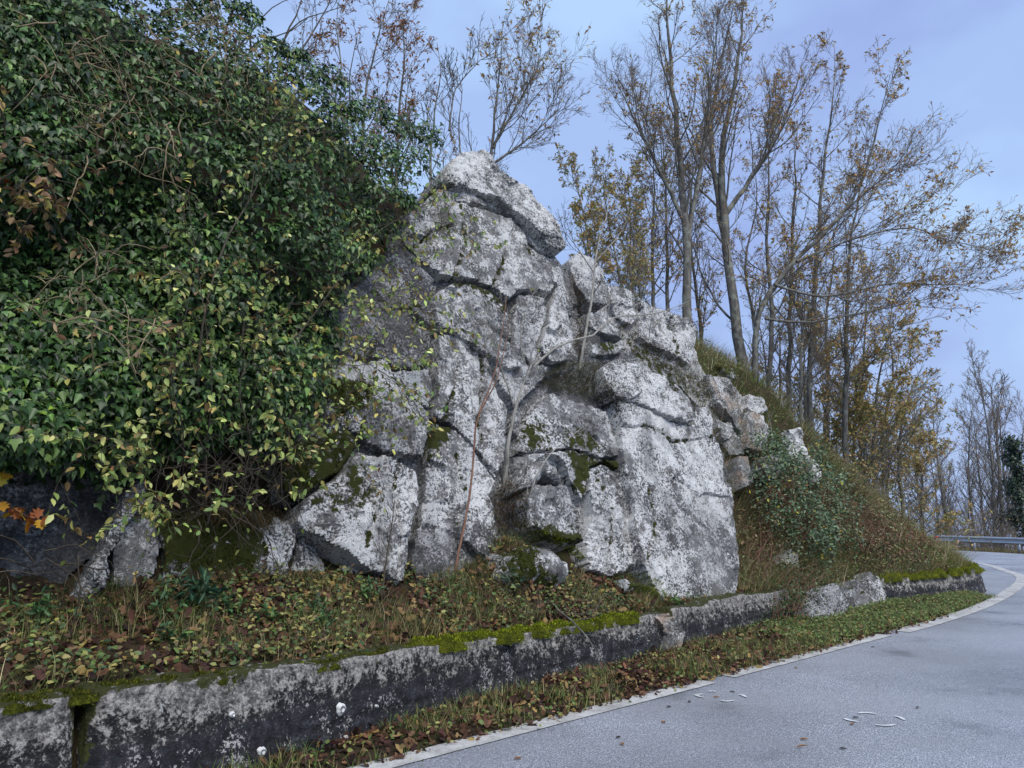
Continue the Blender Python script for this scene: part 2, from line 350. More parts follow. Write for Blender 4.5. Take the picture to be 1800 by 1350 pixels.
M['line'] = paint('worn_white_line', (.60, .60, .585), .46, .76, (.27, .265, .25))
M['mark'] = paint('fresh_white_mark', (.62, .66, .67), .40, .60)
def simple(name, c, rough, metal=0., spec=.4, ns=30, amt=.25):
    k = NT(name); n = k.noise(ns, 4, .6); return k.bsdf(k.mix(k.ramp(n, (.4, 0), (.7, amt)), c, tuple(x * .35 for x in c)), rough, spec, k.bump(n, .1, .004), metal=metal)
M['steel'] = simple('galvanised_steel', (.42, .44, .46), .45, .75, ns=4)
M['reflector'] = simple('red_reflector', (.75, .02, .02), .3)
M['lichen'] = simple('pale_lichen', (.60, .60, .58), .9, ns=60, amt=.08)
M['pale_green'] = simple('pale_green_lichen', (.33, .42, .33), .9, ns=60)
# ------------------------------------------------------------------ the lie of the land
Wp = np.array([(-7.5, -1.6), (-5.2, 1.0), (-2.59, 3.99), (-1.47, 5.19), (-.245, 6.81), (1.46, 8.71), (3.47, 10.98), (6.49, 13.67), (9.76, 16.1), (10.95, 18.0), (11.7, 20.2), (12, 23), (11.5, 27), (9.5, 32), (5, 37), (-2, 40)])
WC = resample(Wp, 700)
WS = np.r_[0, np.cumsum(np.linalg.norm(np.diff(WC, axis=0), axis=1))]
WT = nrm(np.gradient(WC, axis=0)); WN = np.stack([-WT[:, 1], WT[:, 0]], -1)       # normal into the hill
def s_of(p): return WS[np.argmin(np.hypot(WC[:, 0] - p[0], WC[:, 1] - p[1]))]
SA = [s_of(p) for p in Wp]
def sd(x, y):
    """arc position along the wall foot and signed distance into the hill"""
    x = np.asarray(x, float); y = np.asarray(y, float); sh = x.shape; x = x.ravel(); y = y.ravel(); s = np.empty(x.size); d = np.empty(x.size)
    for a in range(0, x.size, 8000):
        q = np.stack([x[a:a + 8000], y[a:a + 8000]], -1); D = (q[:, None] - WC[None]); i = np.argmin((D ** 2).sum(-1), 1)
        r = q - WC[i]; s[a:a + 8000] = WS[i]; sg = np.sign((r * WN[i]).sum(-1)); d[a:a + 8000] = np.hypot(r[:, 0], r[:, 1]) * np.where(sg == 0, 1, sg)
    return s.reshape(sh), d.reshape(sh)
def wpos(s, d):
    x = np.interp(s, WS, WC[:, 0]) + np.interp(s, WS, WN[:, 0]) * d; y = np.interp(s, WS, WC[:, 1]) + np.interp(s, WS, WN[:, 1]) * d; return x, y
DK = np.array([-.02, .14, .3, .8, 1.2, 1.6, 2.0, 2.6, 3.2, 4, 6, 10, 20, 60])
ROWS = {0: [0, .05, .64, .74, .84, .93, 1.05, 2.0, 3.9, 6.6, 10.4, 12, 13, 14],
        2: [0, .05, .62, .72, .82, .92, 1.05, 2.0, 3.9, 6.6, 10.2, 11.5, 13, 14],
        4: [0, .05, .48, .70, .92, 1.12, 1.8, 3.6, 5.5, 7.5, 7.9, 8.1, 9, 10],
        5: [0, .05, .44, .72, 1.0, 1.5, 2.7, 4.5, 6.1, 6.4, 6.1, 6.3, 7, 8],
        6: [0, .05, .40, .62, 1.1, 2.3, 3.4, 4.3, 5.0, 5.6, 6.1, 6.4, 7, 8],
        7: [0, .15, .34, .85, 1.55, 2.5, 3.5, 4.5, 5.1, 5.6, 6.2, 6.5, 7, 8],
        8: [0, .05, .46, .8, 1.18, 1.58, 1.98, 2.55, 3.05, 3.65, 4.6, 5.2, 6, 7],
        10: [0, .05, .46, .72, .95, 1.2, 1.45, 1.9, 2.3, 2.8, 3.7, 4.5, 5.5, 6],
        15: [0, .05, .46, .7, .9, 1.1, 1.3, 1.7, 2.1, 2.6, 3.5, 4.3, 5.5, 6]}
RS = np.array([SA[k] for k in sorted(ROWS)]); RZ = np.array([ROWS[k] for k in sorted(ROWS)])
# painted edge line of the road
Rp = np.array([(-6.4, .2), (-3.2, 3.1), (-.88, 5.19), (2.19, 7.97), (4.4, 10.0), (6.45, 11.88), (8.6, 14.1), (10.8, 16.7), (12.8, 19.3), (13.96, 21.1), (15, 23.4), (15.8, 25.2), (16.3, 26.8), (16.9, 30), (16.4, 34), (14.6, 38), (11, 42), (4, 45)])
RC = resample(Rp, 500); RT = nrm(np.gradient(RC, axis=0)); RN = np.stack([RT[:, 1], -RT[:, 0]], -1)   # towards the road
Gp = np.array([(4, -9), (9, -3), (14.5, 5), (19.5, 14), (22.6, 23), (23.4, 30), (23, 33), (22.2, 36.5), (20.8, 40.5), (18, 45), (12, 49), (4, 52)])   # guardrail
GC = resample(Gp, 400); GT = nrm(np.gradient(GC, axis=0)); GN = np.stack([GT[:, 1], -GT[:, 0]], -1)
def cdist(x, y, C, Nn):
    x = np.asarray(x, float); sh = x.shape; x = x.ravel(); y = np.asarray(y, float).ravel(); o = np.empty(x.size)
    for a in range(0, x.size, 8000):
        q = np.stack([x[a:a + 8000], y[a:a + 8000]], -1); D = q[:, None] - C[None]; i = np.argmin((D ** 2).sum(-1), 1); r = q - C[i]
        o[a:a + 8000] = np.hypot(r[:, 0], r[:, 1]) * np.where((r * Nn[i]).sum(-1) >= 0, 1, -1)
    return o.reshape(sh)
def ground_z(x, y):
    s, d = sd(x, y); dr = cdist(x, y, RC, RN); dg = cdist(x, y, GC, GN)
    i = np.clip(np.searchsorted(RS, s) - 1, 0, len(RS) - 2); f = np.clip((s - RS[i]) / (RS[i + 1] - RS[i]), 0, 1); f = f * f * (3 - 2 * f)
    j = np.clip(np.searchsorted(DK, d) - 1, 0, len(DK) - 2); g = np.clip((d - DK[j]) / (DK[j + 1] - DK[j]), 0, 1)
    za = RZ[i, j] * (1 - g) + RZ[i, j + 1] * g; zb = RZ[i + 1, j] * (1 - g) + RZ[i + 1, j + 1] * g; hill = za * (1 - f) + zb * f
    P = np.stack([x, y, hill], -1)
    hill = hill + sstep(.4, 1.2, d) * (1 + 1.2 * sstep(SA[6] + .5, SA[7], s)) * (.10 * fbm(P, 1.1, 3, 3) + .05 * fbm(P, 3.5, 2, 5))
    hill = hill + .40 * np.exp(-((s - 12.62) / .46) ** 2 - ((d - 1.02) / .36) ** 2)          # mossy hump at the foot of the face
    z = np.where(d > -.02, hill, 0.0)
    verge = sstep(-.02, -.25, dr) * (1 - sstep(SA[8] - .9, SA[8] - .3, s)) * (.035 + .05 * sstep(-.9, 0.05, d) + .012 * fbm(P, 5, 2, 9))
    z = np.where(d <= -.02, np.where(dr < 0, np.where(s > SA[8] - .9, np.minimum(verge - .02, -.02 - .04 * sstep(SA[8] - .9, SA[8] - .3, s)), verge - .02), -.06), z)
    out = (dg > .25)
    fall = -.06 - np.clip(dg - .25, 0, None) * .10 - np.clip(dg - 4, 0, 60) * .45 - np.clip(dg - 64, 0, 1500) * .02
    return np.where(out, fall, z)
def axis(lo, hi, step, far, grow=1.22):
    a = list(np.arange(lo, hi, step)); st = step; v = a[-1]
    while v < far: st *= grow; v += st; a.append(v)
    st = step; v = a[0]
    while v > -far: st *= grow; v -= st; a.insert(0, v)
    return np.array(a)
GX = axis(-6.5, 13.5, .12, 3500); GY = axis(3.0, 24.0, .12, 3500)
XX, YY = np.meshgrid(GX, GY); ZZ = ground_z(XX, YY)
def sample_z(x, y):
    x = np.asarray(x, float); y = np.asarray(y, float)
    i = np.clip(np.searchsorted(GX, x) - 1, 0, len(GX) - 2); j = np.clip(np.searchsorted(GY, y) - 1, 0, len(GY) - 2)
    f = (x - GX[i]) / (GX[i + 1] - GX[i]); g = (y - GY[j]) / (GY[j + 1] - GY[j])
    return (ZZ[j, i] * (1 - f) + ZZ[j, i + 1] * f) * (1 - g) + (ZZ[j + 1, i] * (1 - f) + ZZ[j + 1, i + 1] * f) * g
def hit(px, py, tmax=70):
    """where the line of sight first meets the ground"""
    D = ray(px, py); sh = D.shape[:-1]; D = D.reshape(-1, 3); t = np.full(len(D), 2.5); live = np.ones(len(D), bool)
    while live.any() and t[live].min() < tmax:
        P = EYE + D[live] * t[live][:, None]; below = P[:, 2] < sample_z(P[:, 0], P[:, 1])
        idx = np.where(live)[0]; live[idx[below]] = False; t[idx[~below]] += .03 + t[idx[~below]] * .003; live &= t < tmax
    return (EYE + D * t[:, None]).reshape(sh + (3,))
ny, nx = XX.shape; gi = np.arange(nx * ny).reshape(ny, nx)
gf = np.stack([gi[:-1, :-1], gi[:-1, 1:], gi[1:, 1:], gi[1:, :-1]], -1).reshape(-1, 4)
me = make_mesh('ground', np.stack([XX, YY, ZZ], -1).reshape(-1, 3), None, gf, smooth=True); me.materials.append(M['soil'])
tag(link(bpy.data.objects.new('ground', me)), kind='structure')

def strip(name, A, B, z, mat, nx_=1):
    """ribbon between two curves of equal length"""
    n = len(A); t = np.linspace(0, 1, nx_ + 1)
    XY = A[:, None] * (1 - t)[None, :, None] + B[:, None] * t[None, :, None]
    V = np.concatenate([XY, np.full(XY.shape[:2] + (1,), z)], -1) if np.isscalar(z) else np.concatenate([XY, z[..., None]], -1)
    ii = np.arange(n * (nx_ + 1)).reshape(n, nx_ + 1); F = np.stack([ii[:-1, :-1], ii[:-1, 1:], ii[1:, 1:], ii[1:, :-1]], -1).reshape(-1, 4)
    me = make_mesh(name, V.reshape(-1, 3), None, F, smooth=True); me.materials.append(mat); return link(bpy.data.objects.new(name, me))
# road: between the edge line and the guardrail; in the bend it runs on to the foot of the wall
A0 = RC - RN * .22; B0_ = resample(Gp, 500) - nrm(np.stack([np.gradient(resample(Gp, 500)[:, 1]), -np.gradient(resample(Gp, 500)[:, 0])], -1)) * .55
sA, dA = sd(RC[:, 0], RC[:, 1])
pav = sstep(SA[8] - .6, SA[8] + .3, sA)[:, None]
A0 = A0 * (1 - pav) + (WC[np.clip(np.searchsorted(WS, sA), 0, 699)] + WN[np.clip(np.searchsorted(WS, sA), 0, 699)] * .03) * pav
road = tag(strip('road', B0_, A0, 0.0, M['asphalt'], 6), kind='structure')
gshift = strip('road_shoulder', resample(Gp, 500) + GN[np.linspace(0, 399, 500).astype(int)] * .9, B0_, -.02, M['soil']); tag(gshift, kind='structure')

# worn white edge line, broken where the paint is gone or litter covers it
def line_piece(px0, px1, w0=.075, w1=.075):
    j0 = np.argmin(np.abs(proj(np.c_[RC, np.zeros(500)])[0] - px0) + (RC[:, 1] > 22) * 1e4); j1 = np.argmin(np.abs(proj(np.c_[RC, np.zeros(500)])[0] - px1) + (RC[:, 1] > 22) * 1e4)
    return line_range(j0, j1, w0, w1)
def line_range(j0, j1, w0=.075, w1=.075):
    C = resample(RC[j0:j1 + 1], max(30, int((j1 - j0) * 6))); T = nrm(np.gradient(C, axis=0)); Nn = np.stack([T[:, 1], -T[:, 0]], -1)
    P3 = np.c_[C, np.zeros(len(C))]; ln = strip('edge_line', C + Nn * (w1 + .008 * fbm(P3, 6, 3, 2))[:, None], C - Nn * (w0 + .03 * fbm(P3, 4, 3, 4))[:, None], .0075, M['line'], 2)
    return tag(ln, kind='structure')
line_piece(300, 1130, .10, .09); line_piece(1143, 1243, .10, .09); line_piece(1284, 1560, .10, .08); 
jj = np.argmin(np.abs(RC[:, 1] - 12.0)); line_range(np.argmin(np.abs(RC[:, 1] - 10.95)), 460, .13, .13)
# small spray marks on the road: two rings of four dashes
def mark(pts, w=.017):
    pts = np.array(pts, float); D = ray(pts[:, 0], pts[:, 1]); P = (EYE + D * (1.6 / -D[:, 2])[:, None])[:, :2]
    C = resample(P, 10); T = nrm(np.gradient(C, axis=0)); Nn = np.stack([T[:, 1], -T[:, 0]], -1)
    w = w * np.array([.5, .9, 1, 1.1, 1, 1, 1.05, .95, .8, .4])[:, None]
    o = strip('painted_mark', C + Nn * w, C - Nn * w, .008, M['mark']); return tag(o, kind='structure')
for pts in ([(1222, 1222), (1228, 1225), (1237, 1227)], [(1222, 1222), (1228, 1222), (1236, 1221)], [(1246, 1217), (1252, 1216), (1258, 1217)], [(1265, 1232), (1278, 1234), (1291, 1232)], [(1298, 1222), (1305, 1223), (1312, 1227)],
            [(1509, 1255), (1522, 1254), (1540, 1256)], [(1485, 1264), (1492, 1267), (1508, 1270)], [(1539, 1275), (1556, 1277), (1574, 1275)], [(1572, 1260), (1582, 1262), (1590, 1267)]):
    mark(pts)

# ------------------------------------------------------------------ retaining walls
def wall_strip(name, s0, s1, top, parent, thick=.34, raw=.5, rough=1.0, seed=0, mossy=.5, lean=.05, step=.03):
    n = int((s1 - s0) / step); S = np.linspace(s0, s1, n); nf, ntop = 26, 9
    H = np.array([top(s) for s in S]); x0, y0 = wpos(S, 0)
    H = H + .035 * fbm(np.c_[S * 2.2, S * 0, S * 0 + seed], 1, 4, seed) * rough
    v = np.linspace(0, 1, nf); prof_d = np.r_[np.zeros(nf), np.linspace(.03, thick, ntop), thick]; prof_v = np.r_[v, np.ones(ntop), -.1]
    Sg, Vg = np.meshgrid(S, prof_v, indexing='ij'); Dg = np.tile(prof_d, (n, 1)); Z = -.06 + (H[:, None] + .06) * Vg
    Dg = Dg + lean * Vg * (Dg < thick)
    P = np.stack([Sg, Dg * 2, Z], -1)
    fr = np.r_[np.ones(nf), np.linspace(.7, .3, ntop), 0][None]
    brk = np.clip(fbm(P * [1, 1, .6], 3.2, 4, seed + 2) * 1.3 + (Vg - .78) * 2.2, 0, 1)        # broken skin near the crest
    disp = .012 * fbm(P, 6, 4, seed + 1) + .010 * fbm(P, 26, 3, seed + 3) * (.35 + brk) - .045 * brk * rough
    for zz in (.17, .36): disp = disp - .018 * np.exp(-((Z - zz - .012 * fbm(P * [1, 0, 0], 1.3, 2, 6)) / .010) ** 2) * (brk < .5)
    edge = np.minimum(Sg - s0, s1 - Sg); disp = disp - .06 * np.exp(-(edge / .035) ** 2)
    Dg = Dg - disp * fr; Z = Z + (fr < .95) * (.03 * fbm(P, 5, 3, seed + 7)) * (fr > 0)
    X, Y = wpos(Sg, Dg); V = np.stack([X, Y, Z], -1)
    rawv = raw - .62 + (Vg * 1.05) + .35 * brk; mossv = np.clip((Vg - .90) * 5, 0, 1) * mossy + (Dg > .08) * mossy * .9
    mossv = mossv + np.clip(fbm(P * [1, 1, .25], 3.5, 3, seed + 11) * 1.7 - .35, 0, 1) * np.clip((Vg - .45) * 2, 0, 1) * mossy + np.exp(-(edge / .05) ** 2) * .5 * mossy
    ii = np.arange(n * len(prof_v)).reshape(n, -1); F = np.stack([ii[:-1, :-1], ii[1:, :-1], ii[1:, 1:], ii[:-1, 1:]], -1).reshape(-1, 4)
    nV = len(prof_v); ends = np.array([[ii[e, a], ii[e, a + 1], ii[e, nV - 1 - a - 1], ii[e, nV - 1 - a]] for e in (0, n - 1) for a in range(nV // 2 - 1)])
    me = make_mesh(name, V.reshape(-1, 3), None, np.concatenate([F, ends]), attrs=dict(raw=rawv, moss=mossv), smooth=True); me.materials.append(M['concrete'])
    return link(bpy.data.objects.new(name, me), parent)
s_at = lambda px, base: sd(*hit(px, base)[:2])[0]
def wall_s(px):
    q = proj(np.c_[WC, np.zeros(700)])[0].copy(); q[(WC[:, 1] < 1.5) | (WS > SA[8] + 1.5)] = 1e6; return WS[np.argmin(np.abs(q - px))]
sj = wall_s(128) ; s_e = wall_s(1185)
topf = lambda s: np.interp(s, [SA[1], SA[2], SA[3], SA[4], SA[5], SA[6]], [.68, .655, .60, .53, .475, .44])
w1 = thing('retaining_wall', 'low black-stained concrete retaining wall running along the verge below the ivy', 'wall')
wall_strip('wall_segment', SA[1] - .5, sj - .03, topf, w1, seed=1, raw=.62); wall_strip('wall_segment', sj + .03, s_e, topf, w1, seed=2, raw=.56)
w2 = thing('retaining_wall', 'short rough pale stub of wall below the tall smooth slab', 'wall')
wall_strip('wall_segment', s_e + .10, wall_s(1400), lambda s: .50 - .02 * math.sin(s * 3), w2, seed=3, raw=.66, rough=.7)
w3 = thing('retaining_wall', 'grey curved retaining wall with moss crest at the inside of the bend', 'wall')
wall_strip('wall_segment', wall_s(1562), SA[12], lambda s: .47 + .03 * math.sin(s * 1.3), w3, seed=4, raw=.66, rough=.6, lean=.1)
# round pale lichen spots on the dark wall
from mathutils.bvhtree import BVHTree
from mathutils import Vector
_wm = [o for o in w1.children][1].data; _bv = BVHTree.FromPolygons([v.co[:] for v in _wm.vertices], [tuple(p.vertices) for p in _wm.polygons])
for (px, py, r) in ((598, 1246, .040), (459, 1321, .028), (407, 1256, .017), (815, 1239, .018), (606, 1295, .012), (660, 1241, .010)):
    D = nrm(ray(px, py)); hp, hn, _, _ = _bv.ray_cast(Vector(EYE), Vector(D))
    if hp is None: continue
    c = np.array(hp); s, _ = sd(c[0], c[1]); tx, ty = np.interp(s, WS, WT[:, 0]), np.interp(s, WS, WT[:, 1]); T = np.array([tx, ty, 0]); Nv = np.array([ty, -tx, 0.06])
    th = np.linspace(0, 2 * math.pi, 29)[:-1]; rr = r * (1 + .10 * np.sin(th * 3 + px) + .06 * np.sin(th * 7 + py)); g0_ = _bv.ray_cast(Vector(c + Nv * .2), Vector(-Nv))[0]; V = [(c if g0_ is None else np.array(g0_)) + Nv * .030]; K_ = 28
    for f, o in ((.5, .029), (.85, .022), (1.0, -.004)):
        for a_, q in zip(th, rr):
            p = c + T * math.cos(a_) * q * f + np.array([0, 0, 1.1]) * math.sin(a_) * q * f; g = _bv.ray_cast(Vector(p + Nv * .2), Vector(-Nv)); V.append((np.array(g[0]) if g[0] is not None else p) + Nv * o)
    m = MB(); m.add(np.array(V), [[0, 1 + i, 1 + (i + 1) % K_] for i in range(K_)], [[1 + a_ * K_ + i, 1 + a_ * K_ + (i + 1) % K_, 1 + (a_ + 1) * K_ + (i + 1) % K_, 1 + (a_ + 1) * K_ + i] for a_ in (0, 1) for i in range(K_)]); m.build('lichen_spot', M['lichen'], w1, True)

# ------------------------------------------------------------------ the rock outcrop
FB = np.array([-3.55, 5.6]); FE = np.array([.747, .665]); FNn = np.array([-.665, .747]); LEAN = .31
FN3 = nrm(np.array([-FNn[0], -FNn[1], LEAN])); FE3 = np.array([*FE, 0]); FL = math.sqrt(1 + LEAN ** 2)
def face(u, v, h=0.0):
    u = np.asarray(u, float); q = LEAN * (v - .7)
    P = np.stack([FB[0] + FE[0] * u + FNn[0] * q, FB[1] + FE[1] * u + FNn[1] * q, v + 0 * u], -1); return P + FN3 * np.asarray(h)[..., None] if np.ndim(h) else P + FN3 * h
def unface(px, py, h=0.0):
    """line of sight to the rock face stood h proud of its base plane -> (u, v)"""
    D = ray(px, py); a = D[..., 0] * FNn[0] + D[..., 1] * FNn[1]; c = -FB @ FNn
    t = (LEAN * (1.6 - .7) - np.asarray(h) * FL - c) / (a - LEAN * D[..., 2]); P = EYE + D * t[..., None] - FN3 * np.asarray(h)[..., None]
    return (P[..., 0] - FB[0]) * FE[0] + (P[..., 1] - FB[1]) * FE[1], P[..., 2]
def on_face(px, py, h=0.0):
    h = np.asarray(h, float) + np.zeros(np.shape(px)); u, v = unface(px, py, h); return face(u, v, h)

def h_of(P): return -((P[..., 0] - FB[0]) * FNn[0] + (P[..., 1] - FB[1]) * FNn[1] - LEAN * (P[..., 2] - .7)) / FL
CRACKS = [[(1096, 748), (1150, 752), (1182, 776), (1216, 771), (1256, 768)], [(1226, 716), (1240, 760), (1262, 800), (1284, 850)], [(1180, 660), (1205, 720), (1220, 790)], [(790, 592), (802, 640), (796, 690), (778, 738)], [(842, 618), (850, 680), (842, 740), (850, 808)], [(640, 832), (662, 900), (650, 958)], [(700, 806), (690, 870), (706, 940), (700, 1020)], [(812, 360), (820, 420), (800, 486)], [(880, 388), (892, 440), (868, 500)], [(930, 430), (940, 470), (975, 512)], [(735, 430), (770, 400), (800, 395)], [(620, 650), (650, 700), (640, 760)], [(800, 800), (815, 860), (800, 930), (820, 980)], [(1140, 860), (1150, 930), (1136, 985)], [(1050, 830), (1075, 900), (1070, 990)], [(640, 500), (690, 540), (755, 545)], [(840, 540), (870, 580), (900, 600)], [(1150, 560), (1160, 600)], [(1185, 555), (1190, 620)]]
def crack_dist(px, py):
    D = np.full(px.shape, 1e9)
    for L in CRACKS:
        for (x1, y1), (x2, y2) in zip(L[:-1], L[1:]):
            t = np.clip(((px - x1) * (x2 - x1) + (py - y1) * (y2 - y1)) / ((x2 - x1) ** 2 + (y2 - y1) ** 2), 0, 1); D = np.minimum(D, np.hypot(px - x1 - t * (x2 - x1), py - y1 - t * (y2 - y1)))
    return D
def slab(poly, h0=.25, depth=.6, mat='rock', tilt=(0, 0), rough=1.0, moss=(), stain=0.0, cracks=.0, seed=0, step=.021, edge=.03, strata=0.0, parent=None, name='rock_slab', bulge=.0, facet=1.0, face_up=0.0, ground=None, dome=0.0):
    px, py = np.array(poly, float).T
    if ground is not None: h0 = h_of(hit(px.mean(), py.max() * .6 + py.mean() * .4)) + ground
    u, v = unface(px, py, np.full(len(px), h0)); UV = list(zip(u, v))
    g = .06; U = np.arange(u.min() - g, u.max() + g, step); Vv = np.arange(v.min() - g, v.max() + g, step); UU, VV = np.meshgrid(U, Vv, indexing='ij')
    P = np.stack([UU, VV, np.full(UU.shape, seed * 1.37)], -1)
    P0 = np.stack([UU, VV, 0 * UU], -1)                 # the same ragged line on both sides of a joint
    wu = UU + .022 * fbm(P0, 3.0, 3, 1) + .016 * fbm(P0, 13, 3, 2); wv = VV + .022 * fbm(P0, 3.0, 3, 3) + .016 * fbm(P0, 13, 3, 4)
    D = sdist(wu, wv, UV) - .007; inside = D > 0
    gu, gv = np.gradient(D, step); gl = np.maximum(np.hypot(gu, gv), .3)
    uc, vc = u.mean(), v.mean()
    c1, o1, e1 = cells(UU + .06 * fbm(P, 3, 3, 5), VV + .06 * fbm(P, 3, 3, 6), 1.5, seed % 40); c2, o2, e2 = cells(UU + .03 * fbm(P, 7, 3, 7), VV + .03 * fbm(P, 7, 3, 8), 4.6, seed % 40 + 11)
    H = h0 + tilt[0] * (UU - uc) + tilt[1] * (VV - vc)
    H = H + facet * .5 * (((c1[..., 0] - .5) * .42 * o1[..., 0] + (c1[..., 1] - .5) * .42 * o1[..., 1] + (c1[..., 2] - .5) * .07) + ((c2[..., 0] - .5) * .40 * o2[..., 0] + (c2[..., 1] - .5) * .40 * o2[..., 1] + (c2[..., 2] - .5) * .03))
    H = H + rough * (.013 * fbm(P, 1.6, 3, seed + 9) + .020 * fbm(P, 6.5, 4, seed + 10) + .014 * fbm(P, 22, 3, seed + 12))
    H = H - rough * .03 * np.clip(fbm(P, 11, 3, seed + 13) - .22, 0, 1) * 2
    if cracks: H = H - cracks * np.exp(-(e1 / .012) ** 2) - cracks * .4 * np.exp(-(e2 / .008) ** 2) * (vnoise(P, 2, seed) > .5)
    if strata:
        w = (VV + .25 * (UU - uc) + .03 * fbm(P, 4, 3, seed + 20)) * 11; H = H + strata * (np.abs((w % 1) - .5) * 2 - .5) * np.clip(.7 + fbm(P, 5, 2, seed + 21) * 1.5, 0, 1)
    X0 = face(UU, VV, np.full(UU.shape, h0)); qx, qy = proj(X0); cd = crack_dist(qx + 5 * fbm(P0, 5, 3, 31) + 2 * fbm(P0, 17, 2, 33), qy + 5 * fbm(P0, 5, 3, 32)); H = H - .055 * np.exp(-(cd / 1.9) ** 2) * sstep(.25, .5, vnoise(P0, 2.5, 8) + .15)
    e = np.clip(D / edge, 0, 1); H = H + bulge * np.clip(D / .35, 0, 1) ** .6 - bulge - (1 - e) ** 2 * .016 - dome * (1 - np.clip(D / .32, 0, 1)) ** 2
    Um, Vm = UU.copy(), VV.copy(); out = ~inside
    Um = np.where(out, UU - gu / gl * D * .98, Um); Vm = np.where(out, VV - gv / gl * D * .98, Vm)
    H = np.where(out, h0 - depth, H)
    cell_in = inside[:-1, :-1] | inside[1:, :-1] | inside[1:, 1:] | inside[:-1, 1:]
    X = face(Um, Vm, H)
    ms = np.zeros(UU.shape)
    ppx, ppy = proj(X)
    for mp in moss:
        pl, amt = mp if isinstance(mp, tuple) else (mp, 1.0); ms = np.maximum(ms, amt * sstep(-34, 26, sdist(ppx, ppy, pl)))
    ms = np.maximum(ms, .50 * np.exp(-(cd / 7) ** 2) * (vnoise(P0, 1.7, 14) > .45))
    # moss also sits on the ledges the stone offers
    gH = np.gradient(H, step, axis=1); ms = np.maximum(ms, .62 * sstep(.7, 1.6, -gH) * (D > .01) * (vnoise(P, 2.2, seed + 30) > .55) * .9)
    ii = np.arange(UU.size).reshape(UU.shape); F = np.stack([ii[:-1, :-1], ii[1:, :-1], ii[1:, 1:], ii[:-1, 1:]], -1)[cell_in]
    used = np.unique(F); mp_ = np.full(UU.size, -1); mp_[used] = np.arange(len(used))
    st = stain if np.isscalar(stain) else stain(ppx, ppy)
    me = make_mesh(name, X.reshape(-1, 3)[used], None, mp_[F], attrs=dict(moss=ms.ravel()[used], stain=(np.zeros(UU.shape) + st).ravel()[used]), smooth=True)
    me.set_sharp_from_angle(angle=math.radians(36)); me.materials.append(M[mat]); return link(bpy.data.objects.new(name, me), parent)
OUT = thing('rock_outcrop', 'tall grey limestone outcrop mottled with white lichen, split into slabs by mossy cracks', 'rock')
def S(poly, **k):
    S.i += 1; h = k.get('h0', .25); k['h0'] = h if h < .1 else .1 + (h - .1) * k.pop('hk', .38); k['tilt'] = tuple(np.array(k.get('tilt', (0, 0))) * .6)
    return slab(poly, seed=S.i * 3 + 1, parent=OUT, **k)
S.i = 0
# backing mass behind the joints
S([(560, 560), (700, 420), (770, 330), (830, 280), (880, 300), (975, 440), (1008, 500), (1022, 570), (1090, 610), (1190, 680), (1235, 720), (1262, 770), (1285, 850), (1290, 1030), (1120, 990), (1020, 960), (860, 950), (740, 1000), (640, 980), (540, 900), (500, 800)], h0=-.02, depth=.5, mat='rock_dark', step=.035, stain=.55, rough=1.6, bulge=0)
S([(990, 470), (1020, 470), (1066, 505), (1130, 545), (1212, 585), (1232, 635), (1262, 690), (1290, 720), (1300, 780), (1262, 770), (1225, 712), (1190, 675), (1100, 625), (1030, 640), (1010, 560)], h0=-.5, depth=.6, step=.03, rough=1.4, stain=.2, moss=[([(1080, 570), (1150, 610), (1240, 660), (1250, 720), (1200, 690), (1100, 630)], .5)])
# crown of the outcrop
S([(781, 310), (788, 288), (800, 272), (823, 257), (857, 254), (875, 268), (882, 297), (930, 318), (960, 360), (980, 388), (992, 425), (990, 441), (973, 439), (943, 402), (925, 384), (900, 364), (877, 348), (853, 335), (827, 322), (803, 326)], hk=.5, h0=.52, depth=.8, tilt=(.05, -.12), rough=1.2, bulge=.05, strata=.012)
S([(801, 329), (827, 322), (853, 335), (877, 348), (900, 364), (925, 384), (943, 402), (973, 439), (978, 450), (947, 441), (933, 427), (926, 404), (900, 381), (867, 368), (833, 358), (801, 352)], h0=.14, depth=.5, edge=.06)
S([(718, 372), (745, 350), (770, 330), (800, 328), (800, 352), (833, 360), (867, 370), (900, 383), (924, 406), (931, 429), (946, 443), (979, 453), (985, 485), (972, 514), (912, 509), (897, 526), (862, 501), (825, 491), (790, 488), (768, 479), (711, 427)], h0=.22, depth=.6, tilt=(0, -.05), rough=.8, cracks=.008, facet=.8, stain=lambda x, y: .55 * sstep(150, 0, np.hypot(x - 705, y - 400)))
S([(984, 456), (1001, 487), (1001, 540), (1014, 587), (1004, 632), (966, 641), (946, 611), (961, 570), (964, 541), (975, 515)], h0=.12, tilt=(-.2, 0), depth=.6)
S([(905, 540), (914, 514), (950, 524), (962, 542), (958, 570), (944, 610), (960, 641), (932, 640), (908, 602)], h0=.10, tilt=(.2, .05), depth=.6, stain=.25)
S([(764, 519), (772, 508), (795, 496), (828, 497), (862, 512), (893, 538), (904, 600), (926, 641), (902, 645), (848, 611), (815, 586), (768, 566)], hk=.7, h0=.36, depth=.7, tilt=(0, .10), bulge=.04, rough=1.2, moss=[[(790, 480), (870, 492), (910, 545), (890, 545), (840, 505), (800, 500)]], stain=.15)
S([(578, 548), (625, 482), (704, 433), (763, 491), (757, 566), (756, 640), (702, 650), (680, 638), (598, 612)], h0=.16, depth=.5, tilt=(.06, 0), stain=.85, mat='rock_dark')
S([(598, 628), (640, 640), (681, 628), (692, 658), (699, 678), (756, 724), (752, 760), (742, 807), (680, 789), (623, 756), (588, 735), (552, 715), (535, 690), (553, 650)], h0=.26, depth=.55, tilt=(.05, .06), rough=.9, moss=[([(540, 690), (560, 668), (630, 668), (662, 672), (640, 720), (590, 730), (550, 715)], .78)], stain=lambda x, y: .55 * sstep(70, 10, np.hypot(x - 705, y - 740)))
